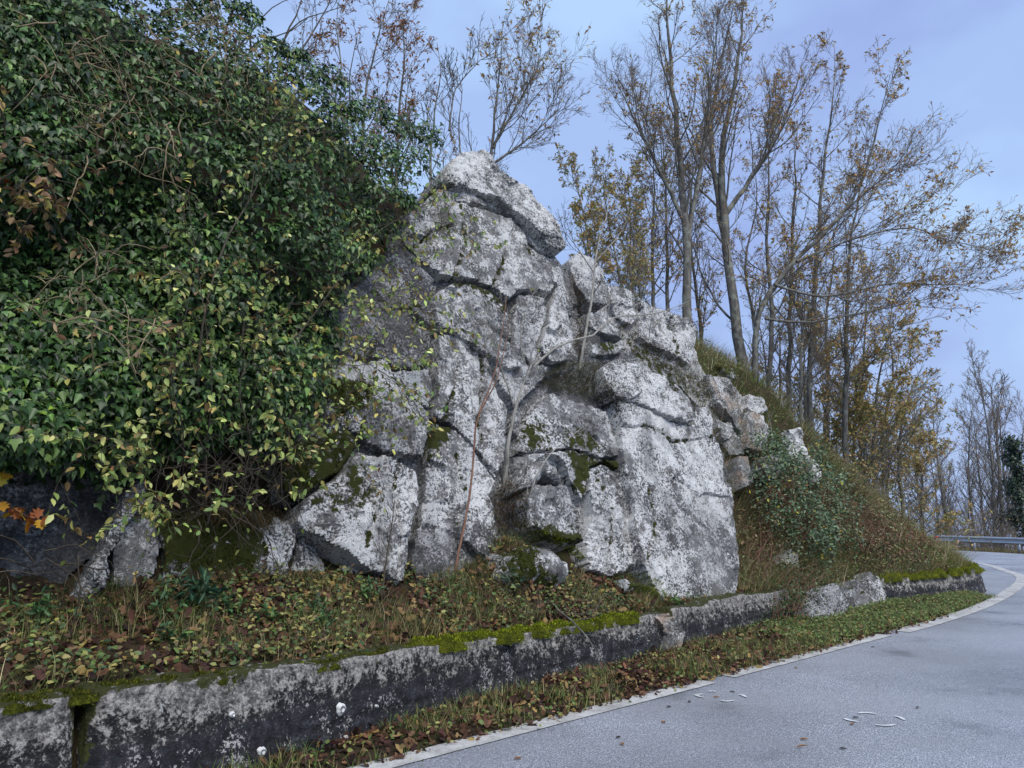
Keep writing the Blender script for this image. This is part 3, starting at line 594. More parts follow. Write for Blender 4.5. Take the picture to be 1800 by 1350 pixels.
S([(690, 651), (756, 643), (764, 690), (757, 721), (727, 700), (700, 676)], h0=.2, depth=.5, stain=.35)
S([(536, 880), (565, 850), (603, 830), (632, 788), (697, 801), (736, 828), (741, 848), (737, 887), (727, 917), (720, 970), (713, 1017), (703, 1024), (680, 1008), (660, 998), (593, 954), (523, 916)], hk=.8, h0=.40, depth=.85, tilt=(.10, .02), rough=.9, edge=.05, bulge=.04, moss=[([(545, 880), (590, 830), (630, 800), (660, 840), (670, 880), (630, 900), (580, 900)], .52)])
S([(495, 800), (520, 770), (590, 745), (626, 762), (630, 786), (600, 830), (562, 848), (534, 878), (500, 860)], h0=.30, depth=.6, moss=[([(480, 770), (640, 740), (630, 800), (590, 840), (540, 880), (490, 880)], .72)], rough=1.2)
S([(764, 590), (790, 588), (813, 590), (847, 615), (866, 655), (882, 692), (897, 717), (890, 800), (880, 838), (851, 811), (820, 772), (786, 742), (760, 734), (768, 680)], h0=.17, depth=.5, tilt=(-.08, .03), rough=.75, cracks=.005)
S([(759, 744), (786, 748), (820, 777), (850, 816), (876, 845), (862, 870), (875, 905), (885, 1000), (800, 1040), (735, 1040), (722, 985), (728, 955), (738, 900), (745, 850), (747, 808)], h0=.16, depth=.5, tilt=(0, .04), stain=lambda x, y: .7 * sstep(900, 960, y) + .4 * sstep(40, 5, np.abs(x - 745)), moss=[([(752, 745), (772, 735), (790, 760), (770, 790), (750, 800)], .9), ([(770, 738), (790, 730), (800, 755), (780, 765)], .8)])
S([(850, 618), (905, 606), (930, 642), (966, 643), (962, 662), (932, 692), (906, 716), (886, 692), (869, 655)], h0=.14, depth=.5, rough=1.5, cracks=.02, stain=.2)
S([(905, 800), (920, 745), (945, 705), (972, 690), (1012, 704), (1070, 719), (1079, 755), (1091, 800), (1060, 806), (1000, 788), (940, 792)], h0=.17, depth=.5, tilt=(0, -.08), rough=1.3, strata=.02, moss=[([(990, 760), (1040, 755), (1060, 790), (1000, 790)], .75), ([(920, 740), (960, 745), (960, 790), (915, 790)], .7)])
S([(900, 802), (940, 795), (1000, 791), (1060, 809), (1094, 806), (1098, 832), (1062, 812), (1036, 822), (1040, 860), (1020, 880), (1002, 845), (985, 812), (963, 798), (944, 808), (934, 835), (905, 840)], h0=.12, depth=.4, rough=1.4, strata=.02, stain=.3, moss=[([(1005, 800), (1090, 800), (1090, 840), (1040, 830), (1030, 880), (1005, 850)], .85)])
# the tall smooth slab, its brow, and the layered column beside it
S([(1086, 704), (1112, 706), (1150, 720), (1180, 738), (1222, 744), (1222, 710), (1247, 713), (1257, 733), (1260, 763), (1273, 800), (1280, 840), (1290, 880), (1296, 930), (1297, 1000), (1294, 1075), (1230, 1070), (1150, 1045), (1127, 985), (1117, 930), (1112, 880), (1100, 830), (1092, 745)], hk=.6, h0=.36, depth=.9, tilt=(-.02, -.03), rough=.75, edge=.07, facet=.7, cracks=.006, stain=lambda x, y: .5 * sstep(60, 10, np.abs(x - 1255 - (y - 930) * .1)) * sstep(850, 930, y) + .35 * sstep(70, 20, np.hypot(x - 1200, y - 920)))
S([(1063, 640), (1095, 624), (1125, 636), (1147, 650), (1180, 657), (1200, 680), (1217, 706), (1222, 742), (1181, 736), (1150, 717), (1112, 704), (1084, 699), (1070, 680)], hk=.55, h0=.50, depth=.95, tilt=(0, -.16), rough=1.0, bulge=.03)
S([(1036, 824), (1062, 813), (1099, 834), (1111, 880), (1116, 930), (1121, 990), (1098, 1006), (1072, 1012), (1034, 1002), (1029, 950), (1040, 900), (1030, 860)], h0=.22, depth=.7, rough=1.5, strata=.028, cracks=.012, bulge=.02)
S([(1036, 544), (1067, 556), (1087, 577), (1096, 598), (1065, 591), (1034, 571)], h0=.10, depth=.5, tilt=(0, -.2)); S([(1038, 604), (1070, 596), (1094, 603), (1098, 620), (1060, 626), (1041, 621)], h0=.14, depth=.5, tilt=(0, -.3), moss=[([(1055, 606), (1080, 603), (1085, 615), (1060, 617)], .8)])
S([(1064, 497), (1090, 500), (1118, 518), (1121, 560), (1110, 572), (1090, 562), (1070, 541)], h0=-.4, depth=.8, tilt=(0, -.1), rough=1.2); S([(1122, 521), (1134, 529), (1170, 543), (1210, 559), (1226, 580), (1222, 606), (1215, 641), (1180, 621), (1147, 607), (1124, 590)], h0=-.38, depth=.9, tilt=(0, -.05), cracks=.01)
S([(1001, 456), (1020, 439), (1042, 452), (1063, 472), (1066, 537), (1033, 534), (1012, 497)], h0=-.16, depth=.7, tilt=(0, -.1))
S([(1030, 570), (1075, 590), (1070, 640), (1040, 650), (1022, 620)], h0=-.08, depth=.5, mat='rock_dark', stain=.5, moss=[([(1020, 560), (1100, 600), (1060, 660), (1015, 640)], .8)])
S([(1242, 657), (1280, 660), (1307, 686), (1311, 707), (1308, 768), (1283, 741), (1257, 712)], h0=-.05, depth=.8, tilt=(-.2, 0), mat='rock_warm', cracks=.015, ground=.16)
S([(1256, 735), (1284, 745), (1308, 772), (1310, 800), (1285, 800), (1268, 775)], h0=-.1, depth=.8, mat='rock', ground=.16)
S([(1312, 722), (1344, 728), (1352, 770), (1340, 795), (1314, 788)], h0=-.12, depth=.8, mat='rock_warm', rough=1.4, ground=.2)
S([(1362, 762), (1383, 757), (1406, 750), (1418, 780), (1424, 818), (1400, 812), (1372, 795)], h0=-.12, depth=.9, rough=1.7, ground=.2, moss=[([(1330, 755), (1380, 750), (1375, 800), (1335, 800)], .9)])
for q_, gr_, kw in (([(1318, 690), (1345, 700), (1352, 722), (1330, 728), (1314, 715)], .3, dict(rough=1.4)), ([(1345, 800), (1372, 800), (1380, 835), (1355, 845), (1340, 825)], .3, dict(mat='rock_dark', stain=.4)), ([(1420, 800), (1440, 815), (1446, 845), (1428, 850), (1418, 825)], .25, dict(rough=1.5)), ([(1300, 800), (1318, 800), (1325, 850), (1305, 860)], .3, dict(mat='rock_warm')), ([(1262, 640), (1290, 645), (1300, 665), (1280, 662)], .25, dict(moss=[([(1255, 630), (1300, 635), (1300, 660), (1260, 655)], .8)]))):
    S(q_, h0=0, depth=.8, ground=gr_, **kw)
# lower left: dark undercut wall, pale blocks, mossy slab
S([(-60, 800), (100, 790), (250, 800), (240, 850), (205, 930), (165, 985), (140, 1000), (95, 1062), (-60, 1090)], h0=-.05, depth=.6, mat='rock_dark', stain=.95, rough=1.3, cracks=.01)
S([(232, 840), (262, 835), (262, 885), (212, 925), (180, 960), (166, 984), (196, 930), (215, 880)], h0=.10, depth=.5, mat='rock_warm', stain=.1); S([(99, 1067), (150, 1005), (186, 940), (215, 872), (240, 842), (262, 838), (262, 885), (222, 930), (192, 985), (188, 1036), (150, 1052)], h0=.3, hk=.9, depth=.6, mat='rock', rough=.8); S([(164, 985), (190, 955), (193, 1024), (146, 1012)], h0=.12, depth=.5, mat='rock', tilt=(-.1, 0)); S([(99, 1067), (140, 1016), (190, 1028), (170, 1045), (120, 1058)], h0=.2, depth=.5, tilt=(0, -.2))
S([(195, 928), (240, 900), (275, 915), (285, 960), (270, 1010), (255, 1035), (195, 1030), (196, 980)], h0=.16, depth=.5, tilt=(.1, 0), mat='rock', stain=lambda x, y: .7 * sstep(250, 285, x))
S([(255, 905), (330, 895), (480, 900), (525, 925), (520, 960), (505, 1020), (490, 1078), (440, 1082), (340, 1060), (270, 1045), (285, 980)], h0=.12, depth=.6, tilt=(-.05, .05), moss=[([(270, 890), (500, 890), (470, 935), (455, 990), (420, 1040), (345, 1055), (330, 1000), (280, 1010)], .80)], stain=lambda x, y: .5 * sstep(330, 290, x))
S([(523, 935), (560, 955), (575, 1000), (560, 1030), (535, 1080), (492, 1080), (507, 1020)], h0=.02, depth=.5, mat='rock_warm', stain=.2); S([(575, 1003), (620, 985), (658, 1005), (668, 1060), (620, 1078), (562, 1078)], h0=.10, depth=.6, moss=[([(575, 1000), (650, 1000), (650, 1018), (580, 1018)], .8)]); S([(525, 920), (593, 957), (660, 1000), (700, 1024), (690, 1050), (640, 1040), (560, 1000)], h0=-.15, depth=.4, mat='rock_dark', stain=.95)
# loose stones lying at the foot of the face
def stone(poly, h0, label, **k): o = slab(poly, h0=h0, name='boulder', depth=k.pop('depth', .5), parent=None, **k); return tag(o, label, 'boulder')
stone([(936, 832), (945, 808), (963, 796), (987, 811), (1001, 836), (999, 846), (985, 838), (970, 830), (960, 843), (955, 852), (936, 850)], .55, 'pale boulder with a hollow broken out beneath its brow, above the mossy hump', dome=.16, seed=211, rough=.9, depth=.6)
stone([(934, 850), (957, 853), (1000, 848), (1008, 872), (1021, 930), (1027, 952), (1000, 950), (930, 925), (920, 875)], .38, 'grey leaning block directly under the hollowed boulder', seed=214, moss=[([(925, 920), (1030, 940), (1030, 960), (925, 950)], .8)])
stone([(900, 955), (948, 935), (985, 940), (1026, 972), (1032, 1015), (1012, 1042), (985, 1050), (930, 1045), (895, 1020)], .62, 'rounded boulder with moss-green left half and speckled white right half', seed=217, dome=.42, step=.018, moss=[([(880, 930), (1000, 930), (1035, 975), (950, 958), (955, 990), (985, 1026), (1000, 1060), (880, 1060)], .66)], rough=1.2, depth=.7)
stone([(1110, 1010), (1140, 1012), (1180, 1030), (1186, 1060), (1172, 1076), (1157, 1070), (1150, 1040), (1118, 1035)], .75, 'small mossy stone tooth in front of the tall smooth slab', ground=.16, seed=220, moss=[([(1100, 1000), (1150, 1010), (1155, 1040), (1155, 1075), (1110, 1040)], 1.0)], dome=.2, depth=.6)
stone([(1150, 1082), (1168, 1075), (1190, 1085), (1204, 1100), (1200, 1140), (1190, 1165), (1165, 1160), (1172, 1120)], 1.05, 'upright ragged pale stone set between the two lengths of wall', ground=.10, seed=223, rough=1.8, mat='rock_warm', depth=.6)
stone([(1372, 975), (1390, 962), (1402, 975), (1405, 1000), (1385, 996), (1372, 990)], .62, 'small whitish stone showing in the brambly bank', ground=0.1, seed=226, depth=.5)
stone([(1425, 1060), (1445, 1035), (1470, 1022), (1492, 1036), (1497, 1085), (1465, 1100), (1430, 1105)], .95, 'black and white speckled stone at the foot of the grassy bank', ground=.05, seed=229, stain=.6, depth=.6)
stone([(1497, 1038), (1510, 1014), (1524, 1035), (1530, 1075), (1500, 1088)], .95, 'narrow pale stone right of the speckled one at the bank foot', ground=.06, stain=.5, seed=232, depth=.6)
stone([(1524, 1012), (1534, 1002), (1550, 1025), (1562, 1070), (1534, 1076)], 1.0, 'thin pale stone edge where the far wall begins', ground=0.1, seed=235, depth=.5)

_rv, _rf, _n = [], [], 0
for o in list(OUT.children) + [q for q in COL.objects if q.name.startswith('boulder')]:
    a = np.empty(len(o.data.vertices) * 3, np.float32); o.data.vertices.foreach_get('co', a); b = np.empty(len(o.data.loops), np.int32); o.data.loops.foreach_get('vertex_index', b)
    _rv.append(a.reshape(-1, 3)); _rf.append(b.reshape(-1, 4) + _n); _n += len(o.data.vertices)
ROCKS = BVHTree.FromPolygons(np.concatenate(_rv).tolist(), np.concatenate(_rf).tolist())
def rock_hit(px, py):
    """where the line of sight first meets stone or ground: points and normals"""
    G = hit(px, py); D = nrm(ray(px, py)); P = G.copy(); Nn = np.tile(FN3, (len(P), 1))
    for i in range(len(P)):
        q, n, _, dist = ROCKS.ray_cast(Vector(EYE), Vector(D[i]))
        if q is not None and dist < np.linalg.norm(G[i] - EYE) + .05: P[i] = q; n = np.array(n); Nn[i] = n if n @ D[i] < 0 else -n
    return P, Nn
# ------------------------------------------------------------------ ivy over the left of the rock
UP = np.array([0, 0, 1.0])
def clump_centres(rng, poly, sep, inset, n_try=9000):
    xs, ys = np.array(poly, float).T; out = []
    X = rng.uniform(xs.min(), xs.max(), n_try); Y = rng.uniform(ys.min(), ys.max(), n_try); ok = sdist(X, Y, poly) > inset
    for x, y in zip(X[ok], Y[ok]):
        if all((x - a) ** 2 + (y - b) ** 2 > sep * sep for a, b in out): out.append((x, y))
    return np.array(out)
def leaf_variants(tpl, cols, mat, name, rng):
    out = []
    for c in cols:
        T, F3, F4 = tpl; me = make_mesh(name, T, F3, F4, np.tile(c, (len(T), 1))); me.materials.append(M[mat]); out.append(me)
    return out
def place_leaf(me, pos, X, Y, Z, parent, name='leaf'):
    o = bpy.data.objects.new(name, me); m = Matrix(((X[0], Y[0], Z[0], pos[0]), (X[1], Y[1], Z[1], pos[1]), (X[2], Y[2], Z[2], pos[2]), (0, 0, 0, 1)))
    link(o, parent); o.matrix_local = m; return o
IVYP = [(-90, -90), (420, -90), (450, 15), (500, 70), (560, 110), (610, 150), (650, 185), (720, 180), (748, 205), (776, 262), (766, 310), (748, 345), (716, 372), (690, 400), (662, 450), (640, 480), (602, 520), (578, 560), (592, 630), (565, 690), (530, 740), (500, 800), (440, 800), (380, 770), (330, 800), (262, 800), (225, 812), (205, 868), (165, 848), (120, 815), (60, 826), (-90, 830)]
ivy = thing('ivy', 'dense dark green ivy hanging over the left half of the rock', 'ivy')
rng = np.random.default_rng(21)
C = clump_centres(rng, IVYP, 39, 16); uu, vv = unface(C[:, 0], C[:, 1], np.full(len(C), .5))
hh = .12 + .75 * np.clip(vnoise(np.c_[uu, vv, uu * 0], 1.15, 3) * 2.0 - .5, 0, 1) + .16 * rng.random(len(C)); hh *= .55 + .45 * sstep(0, 60, sdist(C[:, 0], C[:, 1], IVYP))
Cw = on_face(C[:, 0], C[:, 1], hh); R = rng.uniform(.20, .36, len(C)) * (.7 + .3 * sstep(0, 60, sdist(C[:, 0], C[:, 1], IVYP)))
nl = 215; d = nrm(rng.normal(0, 1, (len(C), nl, 3))); f = nrm(FN3 + .45 * UP); sg = (d @ f); d = np.where((sg < -.05)[..., None], d - 2 * sg[..., None] * f, d)
rad = rng.uniform(.62, 1.08, (len(C), nl, 1)); pos = (Cw[:, None] + d * R[:, None, None] * rad * np.array([1, 1, .85])).reshape(-1, 3); d = d.reshape(-1, 3); N = len(pos)
nor = nrm(d * .55 + FN3 * .55 + UP * .42 + rng.normal(0, .33, (N, 3))); tip = nrm(np.array([0, 0, -1.0]) + d * .35 + FN3 * .25 + rng.normal(0, .42, (N, 3)))
X, Y, Z = frame(nor, tip); sc = np.clip(rng.lognormal(math.log(.055), .36, N), .026, .088)[:, None]
ppx, ppy = proj(pos)
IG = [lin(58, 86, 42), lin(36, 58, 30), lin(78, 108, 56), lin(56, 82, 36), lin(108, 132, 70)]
col = pick(rng, N, IG, [3, 3, 2, 2, 1.2], .28)
ylw = (ppy > 560) & (rng.random(N) < .05); col[ylw] = pick(rng, ylw.sum(), [lin(120, 145, 60), lin(90, 120, 50)])
tt = np.repeat(hh + R, nl); cam_dir = nrm(EYE - pos); fac = (nor * cam_dir).sum(-1); score = sc[:, 0] / np.linalg.norm(pos - EYE, axis=1) * np.clip(fac, 0, 1) * (tt > .75) * (rad.reshape(-1) > .95) * (ppx > 0) * (ppy > 0)
top = np.argsort(-score)[:300]; keep = np.ones(N, bool); keep[top] = False
mb = MB(); lob = rng.random(N) < .42
for tp, kk in ((IVY, keep & lob), (IVY2, keep & ~lob)): scatter(mb, tp, pos[kk], (X * sc)[kk], (Y * sc)[kk], (Z * sc)[kk], col[kk])
tag(mb.build('foliage', M['ivy'], ivy, True), kind='stuff')
var = leaf_variants(IVY, IG[2:], 'ivy', 'leaf', rng) + leaf_variants(IVY2, IG, 'ivy', 'leaf', rng)
for i in top: place_leaf(var[int(rng.integers(len(var)))], pos[i], X[i] * sc[i], Y[i] * sc[i], Z[i] * sc[i], ivy)
# inner dark leaves close to the rock and rooted stems
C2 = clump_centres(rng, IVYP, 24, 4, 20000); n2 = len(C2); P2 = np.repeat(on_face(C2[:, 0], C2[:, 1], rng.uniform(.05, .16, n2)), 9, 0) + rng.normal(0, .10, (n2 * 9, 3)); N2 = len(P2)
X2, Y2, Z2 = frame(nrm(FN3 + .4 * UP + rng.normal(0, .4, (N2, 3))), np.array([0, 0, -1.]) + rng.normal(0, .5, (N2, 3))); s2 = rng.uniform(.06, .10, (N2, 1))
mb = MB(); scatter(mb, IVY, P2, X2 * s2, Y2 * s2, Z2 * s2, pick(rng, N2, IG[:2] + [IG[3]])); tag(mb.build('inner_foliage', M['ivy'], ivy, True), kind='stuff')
mb = MB(); st = []
for k in range(70):
    x = rng.uniform(0, 700); y = rng.uniform(60, 780)
    if not in_poly(np.array([x]), np.array([y]), IVYP)[0]: continue
    pts = [(x, y)]; a = rng.uniform(-2.2, -.9)
    for j in range(5): a += rng.normal(0, .3); pts.append((pts[-1][0] + 35 * math.cos(a), pts[-1][1] + 35 * math.sin(a)))
    pts = np.array(pts); st.append(resample(on_face(pts[:, 0], pts[:, 1], .12 + .1 * rng.random(6)), 9))
tubes(mb, np.array(st), np.tile(np.linspace(.014, .005, 9), (len(st), 1)), 5, (.1, .08, .06)); mb.build('stems', M['bark_dark'], ivy, True)

# ------------------------------------------------------------------ branching growth
def children(rng, P, Rr, nch, tr, ang, length, K, wig, up, rf, bias=None, rmin=.0035):
    N, k, _ = P.shape; M_ = N * nch
    t = (tr[0] + (tr[1] - tr[0]) * ((np.arange(nch)[None] + rng.random((N, nch))) / nch)).ravel(); pi = np.repeat(np.arange(N), nch)
    x = t * (k - 1); i = np.minimum(x.astype(int), k - 2); f = (x - i)[:, None]
    p = P[pi, i] * (1 - f) + P[pi, i + 1] * f; tan = nrm(P[pi, i + 1] - P[pi, i]); r = (Rr[pi, i] * (1 - f[:, 0]) + Rr[pi, i + 1] * f[:, 0])
    q = rng.normal(0, 1, (M_, 3)); q = nrm(q - tan * (q * tan).sum(-1, keepdims=True)); a = rng.uniform(ang[0], ang[1], M_)[:, None]
    d = nrm(tan * np.cos(a) + q * np.sin(a) + (0 if bias is None else np.asarray(bias)))
    L = length(np.linalg.norm(P[pi, -1] - P[pi, 0], axis=1), t) * rng.uniform(.6, 1.25, M_)
    out = np.empty((M_, K, 3)); out[:, 0] = p
    for j in range(1, K):
        d = nrm(d + rng.normal(0, wig, (M_, 3)) + UP * up + (0 if bias is None else np.asarray(bias) * .25)); out[:, j] = out[:, j - 1] + d * (L / (K - 1))[:, None]
    R0 = np.maximum(np.minimum(r * rf, L * .0125 + .002), rmin); R2 = R0[:, None] * np.linspace(1, .35, K)[None]; return out, np.maximum(R2, rmin * .8)
def leaves_on(rng, mb, P, n, size, cols, w=None, droop=.5, tpl=LENS, prob=1.0, wd=1.0, tmin=.3):
    N = len(P); 
    if N == 0 or n == 0: return None
    pi = np.repeat(np.arange(N), n); pi = pi[rng.random(len(pi)) < prob]; m = len(pi); K = P.shape[1]
    t = rng.uniform(tmin, 1, m) * (K - 1); i = np.minimum(t.astype(int), K - 2); f = (t - i)[:, None]; p = P[pi, i] * (1 - f) + P[pi, i + 1] * f
    tan = nrm(P[pi, i + 1] - P[pi, i]); tip = nrm(tan * .5 + rng.normal(0, .55, (m, 3)) + np.array([0, 0, -droop])); nor = UP * .6 + rng.normal(0, .7, (m, 3))
    X, Y, Z = frame(nor, tip); s = rng.uniform(size[0], size[1], (m, 1)); col = pick(rng, m, cols, w); scatter(mb, tpl, p, X * s * wd, Y * s, Z * s, col); return p, X * s, Y * s, Z * s, col
BR = [lin(192, 156, 96), lin(206, 176, 114), lin(172, 136, 88), lin(188, 166, 96), lin(152, 118, 80)]
OLV = [lin(160, 156, 98), lin(176, 166, 104), lin(144, 142, 88), lin(168, 144, 98), lin(138, 148, 94)]
def tree(name, label, cat, trunk, Y, r0, n1=16, len1=2.2, ang=(.45, .95), bias=None, up=.10, lv=(8, 5, 2), leaf=(2, .35), cols=BR, seed=0, group=None, t1=(.16, .98), K0=16, leafsize=(.07, .13), limbs=(), barkm='bark', twigm='bark_twig', tw=.0042, w=None, lfac=.42, base=True):
    rng = np.random.default_rng(seed + 500); pts = np.array(trunk, float); Yv = np.full(len(pts), float(Y)) if np.isscalar(Y) else np.array(Y, float)
    P = at(pts[:, 0], pts[:, 1], Yv)
    if base: g = sample_z(P[0, 0], P[0, 1]); P = np.concatenate([[[P[0, 0], P[0, 1], min(g, P[0, 2]) - .15]], P])
    root = thing(name, label, cat, group, tuple(P[0])); stems = [(P, r0)]
    for lp, ly, lr in limbs:
        lp = np.array(lp, float); stems.append((at(lp[:, 0], lp[:, 1], np.full(len(lp), float(ly)) if np.isscalar(ly) else np.array(ly)), lr))
    mt, mw, ml = MB(), MB(), MB(); SP_, SR_ = [], []
    for q, r in stems:
        q = resample(q, K0); q[1:-1] += rng.normal(0, r * .22, (K0 - 2, 3)); rr = np.maximum(r * np.linspace(1, .0, K0) ** .75, tw * 1.3); rr[0] *= 1.25; SP_.append(q); SR_.append(rr)
    SP_, SR_ = np.array(SP_), np.array(SR_); tubes(mt, SP_, SR_, 9, (.1, .1, .1))
    P1, R1 = children(rng, SP_, SR_, int(n1 * 1.35) if len(stems) < 3 else n1, t1, ang, lambda L, t: len1 * (1.05 - .62 * t), 8, .08, up, .42, bias, tw * 1.4); tubes(mt, P1, R1, 5, (.1, .1, .1))
    P2, R2 = children(rng, P1, R1, lv[0], (.18, 1), (.35, .8), lambda L, t: L * lfac * (1.15 - .5 * t), 6, .14, up * .9, .6, bias if bias is None else np.array(bias) * .5, tw * 1.1); tubes(mw, P2, R2, 4, (.1, .1, .1))
    tips = [P2]
    if lv[1]:
        P3, R3 = children(rng, P2, R2, lv[1], (.2, 1), (.35, .85), lambda L, t: L * .5 * (1.1 - .4 * t), 3, .16, up * .7, .65, None, tw * .8); tubes(mw, P3, R3, 3, (.1, .1, .1)); tips = [P3]
        if len(lv) > 2 and lv[2]:
            P4, R4 = children(rng, P3, R3, lv[2], (.3, 1), (.4, .9), lambda L, t: L * .55, 2, .15, up * .5, .7, None, tw * .7); tubes(mw, P4, R4, 3, (.1, .1, .1)); tips.append(P4)
    # leaves keep to some of the boughs, as autumn leaves do
    for q in tips:
        keep = vnoise(q[:, -1], .9, seed) + rng.normal(0, .2, len(q)) > .5
        leaves_on(rng, ml, q[keep], leaf[0], leafsize, cols, w, prob=leaf[1] * .62)
    mt.build('trunk', M[barkm], root, True); tag(mw.build('branches', M[twigm], root), kind='stuff'); _l = ml.build('leaves', M['dry'], root); _l and tag(_l, kind='stuff'); return root
def copy_tree(o, parent=None):
    c = o.copy(); COL.objects.link(c); c.parent = parent
    for ch in o.children: copy_tree(ch, c)
    return c

HG = 'leafless autumn trees on the slope behind the rock'
tree('tree', 'grey-trunked tree rising just behind the rock shoulder, its tip out of the frame', 'tree', [(1210, 575), (1206, 470), (1205, 380), (1192, 260), (1180, 110), (1165, -60)], 16.5, .115, 20, 2.3, bias=(-.05, 0, .08), seed=1, leaf=(2, .42), group=HG, t1=(.2, .98), limbs=[([(1205, 390), (1150, 280), (1110, 200), (1080, 140)], 16.5, .06), ([(1206, 430), (1225, 330), (1240, 220), (1250, 120), (1262, 30)], 16.6, .07)])
tree('tree', 'thickest dark trunk of the slope, ivy at its foot, forking into two stems', 'tree', [(1312, 680), (1295, 570), (1276, 430), (1268, 300), (1284, 180), (1300, 70), (1312, -30)], 18, .145, 20, 2.4, bias=(.02, 0, .08), seed=2, leaf=(2, .42), group=HG, limbs=[([(1278, 440), (1256, 320), (1250, 220), (1268, 110), (1290, 10)], 18.1, .09), ([(1272, 380), (1330, 300), (1380, 210), (1410, 110)], 18, .07)])
tree('tree', 'tree leaning far out to the right with long drooping limbs over the road', 'tree', [(1325, 670), (1336, 540), (1395, 465), (1445, 410), (1500, 350), (1540, 240), (1565, 130)], 17, .075, 18, 2.2, bias=(.16, 0, .03), seed=3, leaf=(2, .5), group=HG, ang=(.4, .85), limbs=[([(1400, 460), (1500, 420), (1600, 400), (1660, 420), (1750, 440)], 16.6, .032), ([(1360, 500), (1450, 520), (1560, 500), (1680, 500), (1770, 485)], 16.2, .032), ([(1345, 560), (1420, 566), (1540, 545), (1650, 520)], 16.4, .032), ([(1445, 410), (1530, 330), (1590, 290), (1625, 300)], 17, .03)])
tree('tree', 'slim straight tree whose bare tip stands alone against the sky', 'tree', [(1424, 700), (1428, 560), (1440, 400), (1452, 260), (1466, 150), (1467, 82)], 19, .085, 18, 1.9, seed=4, leaf=(2, .45), group=HG, bias=(.06, 0, .05))
tree('tree', 'thin tree between the thick trunk and the slim straight one', 'tree', [(1386, 700), (1390, 520), (1396, 360), (1402, 210)], 20, .09, 15, 1.8, seed=5, leaf=(2, .45), group=HG)
tree('tree', 'pale slender tree rising from the middle of the wooded slope', 'tree', [(1486, 770), (1488, 620), (1492, 460), (1510, 340), (1540, 260)], 19, .085, 16, 2.0, seed=6, leaf=(2, .5), group=HG, bias=(.10, 0, .02))
tree('tree', 'thin straight pole of a tree left of the grey-trunked one', 'tree', [(1148, 530), (1147, 420), (1150, 320), (1142, 240)], 17.5, .055, 14, 1.5, seed=7, leaf=(3, .5), cols=OLV + BR[:2], group=HG)
tree('tree', 'thin pole tree close beside the grey trunk on its left', 'tree', [(1174, 545), (1172, 420), (1168, 300), (1160, 200)], 18.5, .06, 14, 1.6, seed=8, leaf=(2, .5), group=HG)
tree('tree', 'twisted thin tree directly right of the thick dark trunk', 'tree', [(1350, 700), (1356, 560), (1348, 420), (1352, 300), (1345, 200)], 19.5, .08, 15, 1.8, seed=9, leaf=(2, .45), group=HG)
for i, (px, top, Yd, r0, lab) in enumerate([(1112, 300, 20, .05, 'slight pole tree behind the yellowish shrub tree'), (1232, 230, 20, .06, 'thin stem standing just right of the grey-trunked tree'), (1330, 260, 22, .07, 'straight thin stem close behind the leaning tree'), (1456, 330, 22, .06, 'thin upright stem right of the slim straight tree'), (1512, 420, 22, .06, 'thin pale stem right of the pale slender tree'), (1552, 470, 23, .06, 'thin stem rising out of the hanging olive branches'), (1408, 380, 17.5, .05, 'slender stem crossed by the lowest long limb')]):
    rr = np.random.default_rng(i + 300); b = np.interp(px, [1110, 1220, 1330, 1420, 1530], [525, 590, 680, 760, 850]); n_ = 5
    tree('slender_tree', lab, 'tree', [(px + rr.normal(0, 5) * j + (px - 1250) * .012 * j, b + (top - b) * j / (n_ - 1)) for j in range(n_)], Yd, r0, 20, 1.7, (.4, .8), (.03, 0, .04), .07, (7, 5, 2), (2, .5), BR + OLV[:2], 300 + i, HG, (.1, .98))
OG = 'bushy olive-leaved trees low on the slope'
for i, (tr, Yd, lab) in enumerate([([(1540, 850), (1535, 740), (1550, 640), (1570, 560)], 20.5, 'olive-brown leaved tree whose branches hang over the road bend'), ([(1586, 880), (1580, 780), (1600, 690), (1625, 640)], 21.5, 'last olive-brown tree before the gap with the guardrail'),
        ([(1500, 820), (1505, 700), (1500, 600)], 22, 'dark bushy tree in the thicket behind the hanging olive branches'), ([(1450, 770), (1455, 680), (1460, 580)], 22.5, 'yellowish bushy tree in the middle of the thicket'), ([(1415, 720), (1412, 640), (1420, 550)], 21, 'small olive tree left in the thicket right of the thick trunk'), ([(1370, 690), (1372, 620), (1366, 540)], 23, 'olive foliage of a low tree seen between the thick trunk and its thin neighbour'), ([(1520, 850), (1522, 790), (1530, 720)], 19.5, 'low brown-leaved tree at the thicket edge above the slope'), ([(1620, 900), (1622, 840), (1640, 780)], 23, 'small brownish tree at the end of the thicket nearest the guardrail'), ([(1560, 870), (1556, 800), (1545, 700)], 24, 'dull olive tree filling the back of the thicket'), ([(1470, 790), (1476, 730), (1480, 660)], 25, 'darkest leafy tree in the depth of the thicket')]):
    tree('bushy_tree', lab, 'tree', tr, Yd, .07, 16, 2.1 if i < 2 else 1.8, (.6, 1.15), (.12, -.02, -.02) if i < 2 else None, .06, (7, 5, 2), (3, 1.0), OLV + BR[:3], 20 + i, OG, (.06, .98), leafsize=(.08, .14))
for i, (tr, Yd, r, lab) in enumerate([([(1095, 520), (1080, 440), (1065, 360), (1060, 290)], 15.5, .035, 'brown-leaved shrub tree right of the rock crown'), ([(1040, 480), (1030, 400), (1015, 330), (1005, 280)], 15, .03, 'small leafy shrub tree close behind the right flank of the crown'), ([(1125, 530), (1118, 450), (1105, 380), (1090, 330)], 16, .035, 'yellowish shrub tree between the crown and the pole trees')]):
    tree('shrub_tree', lab, 'tree', tr, Yd, r, 15, 1.25, (.45, .9), None, .1, (6, 5, 2), (3, .9), OLV + BR[:2], 30 + i, 'shrubby trees right of the crown', (.1, .98), leafsize=(.06, .10))
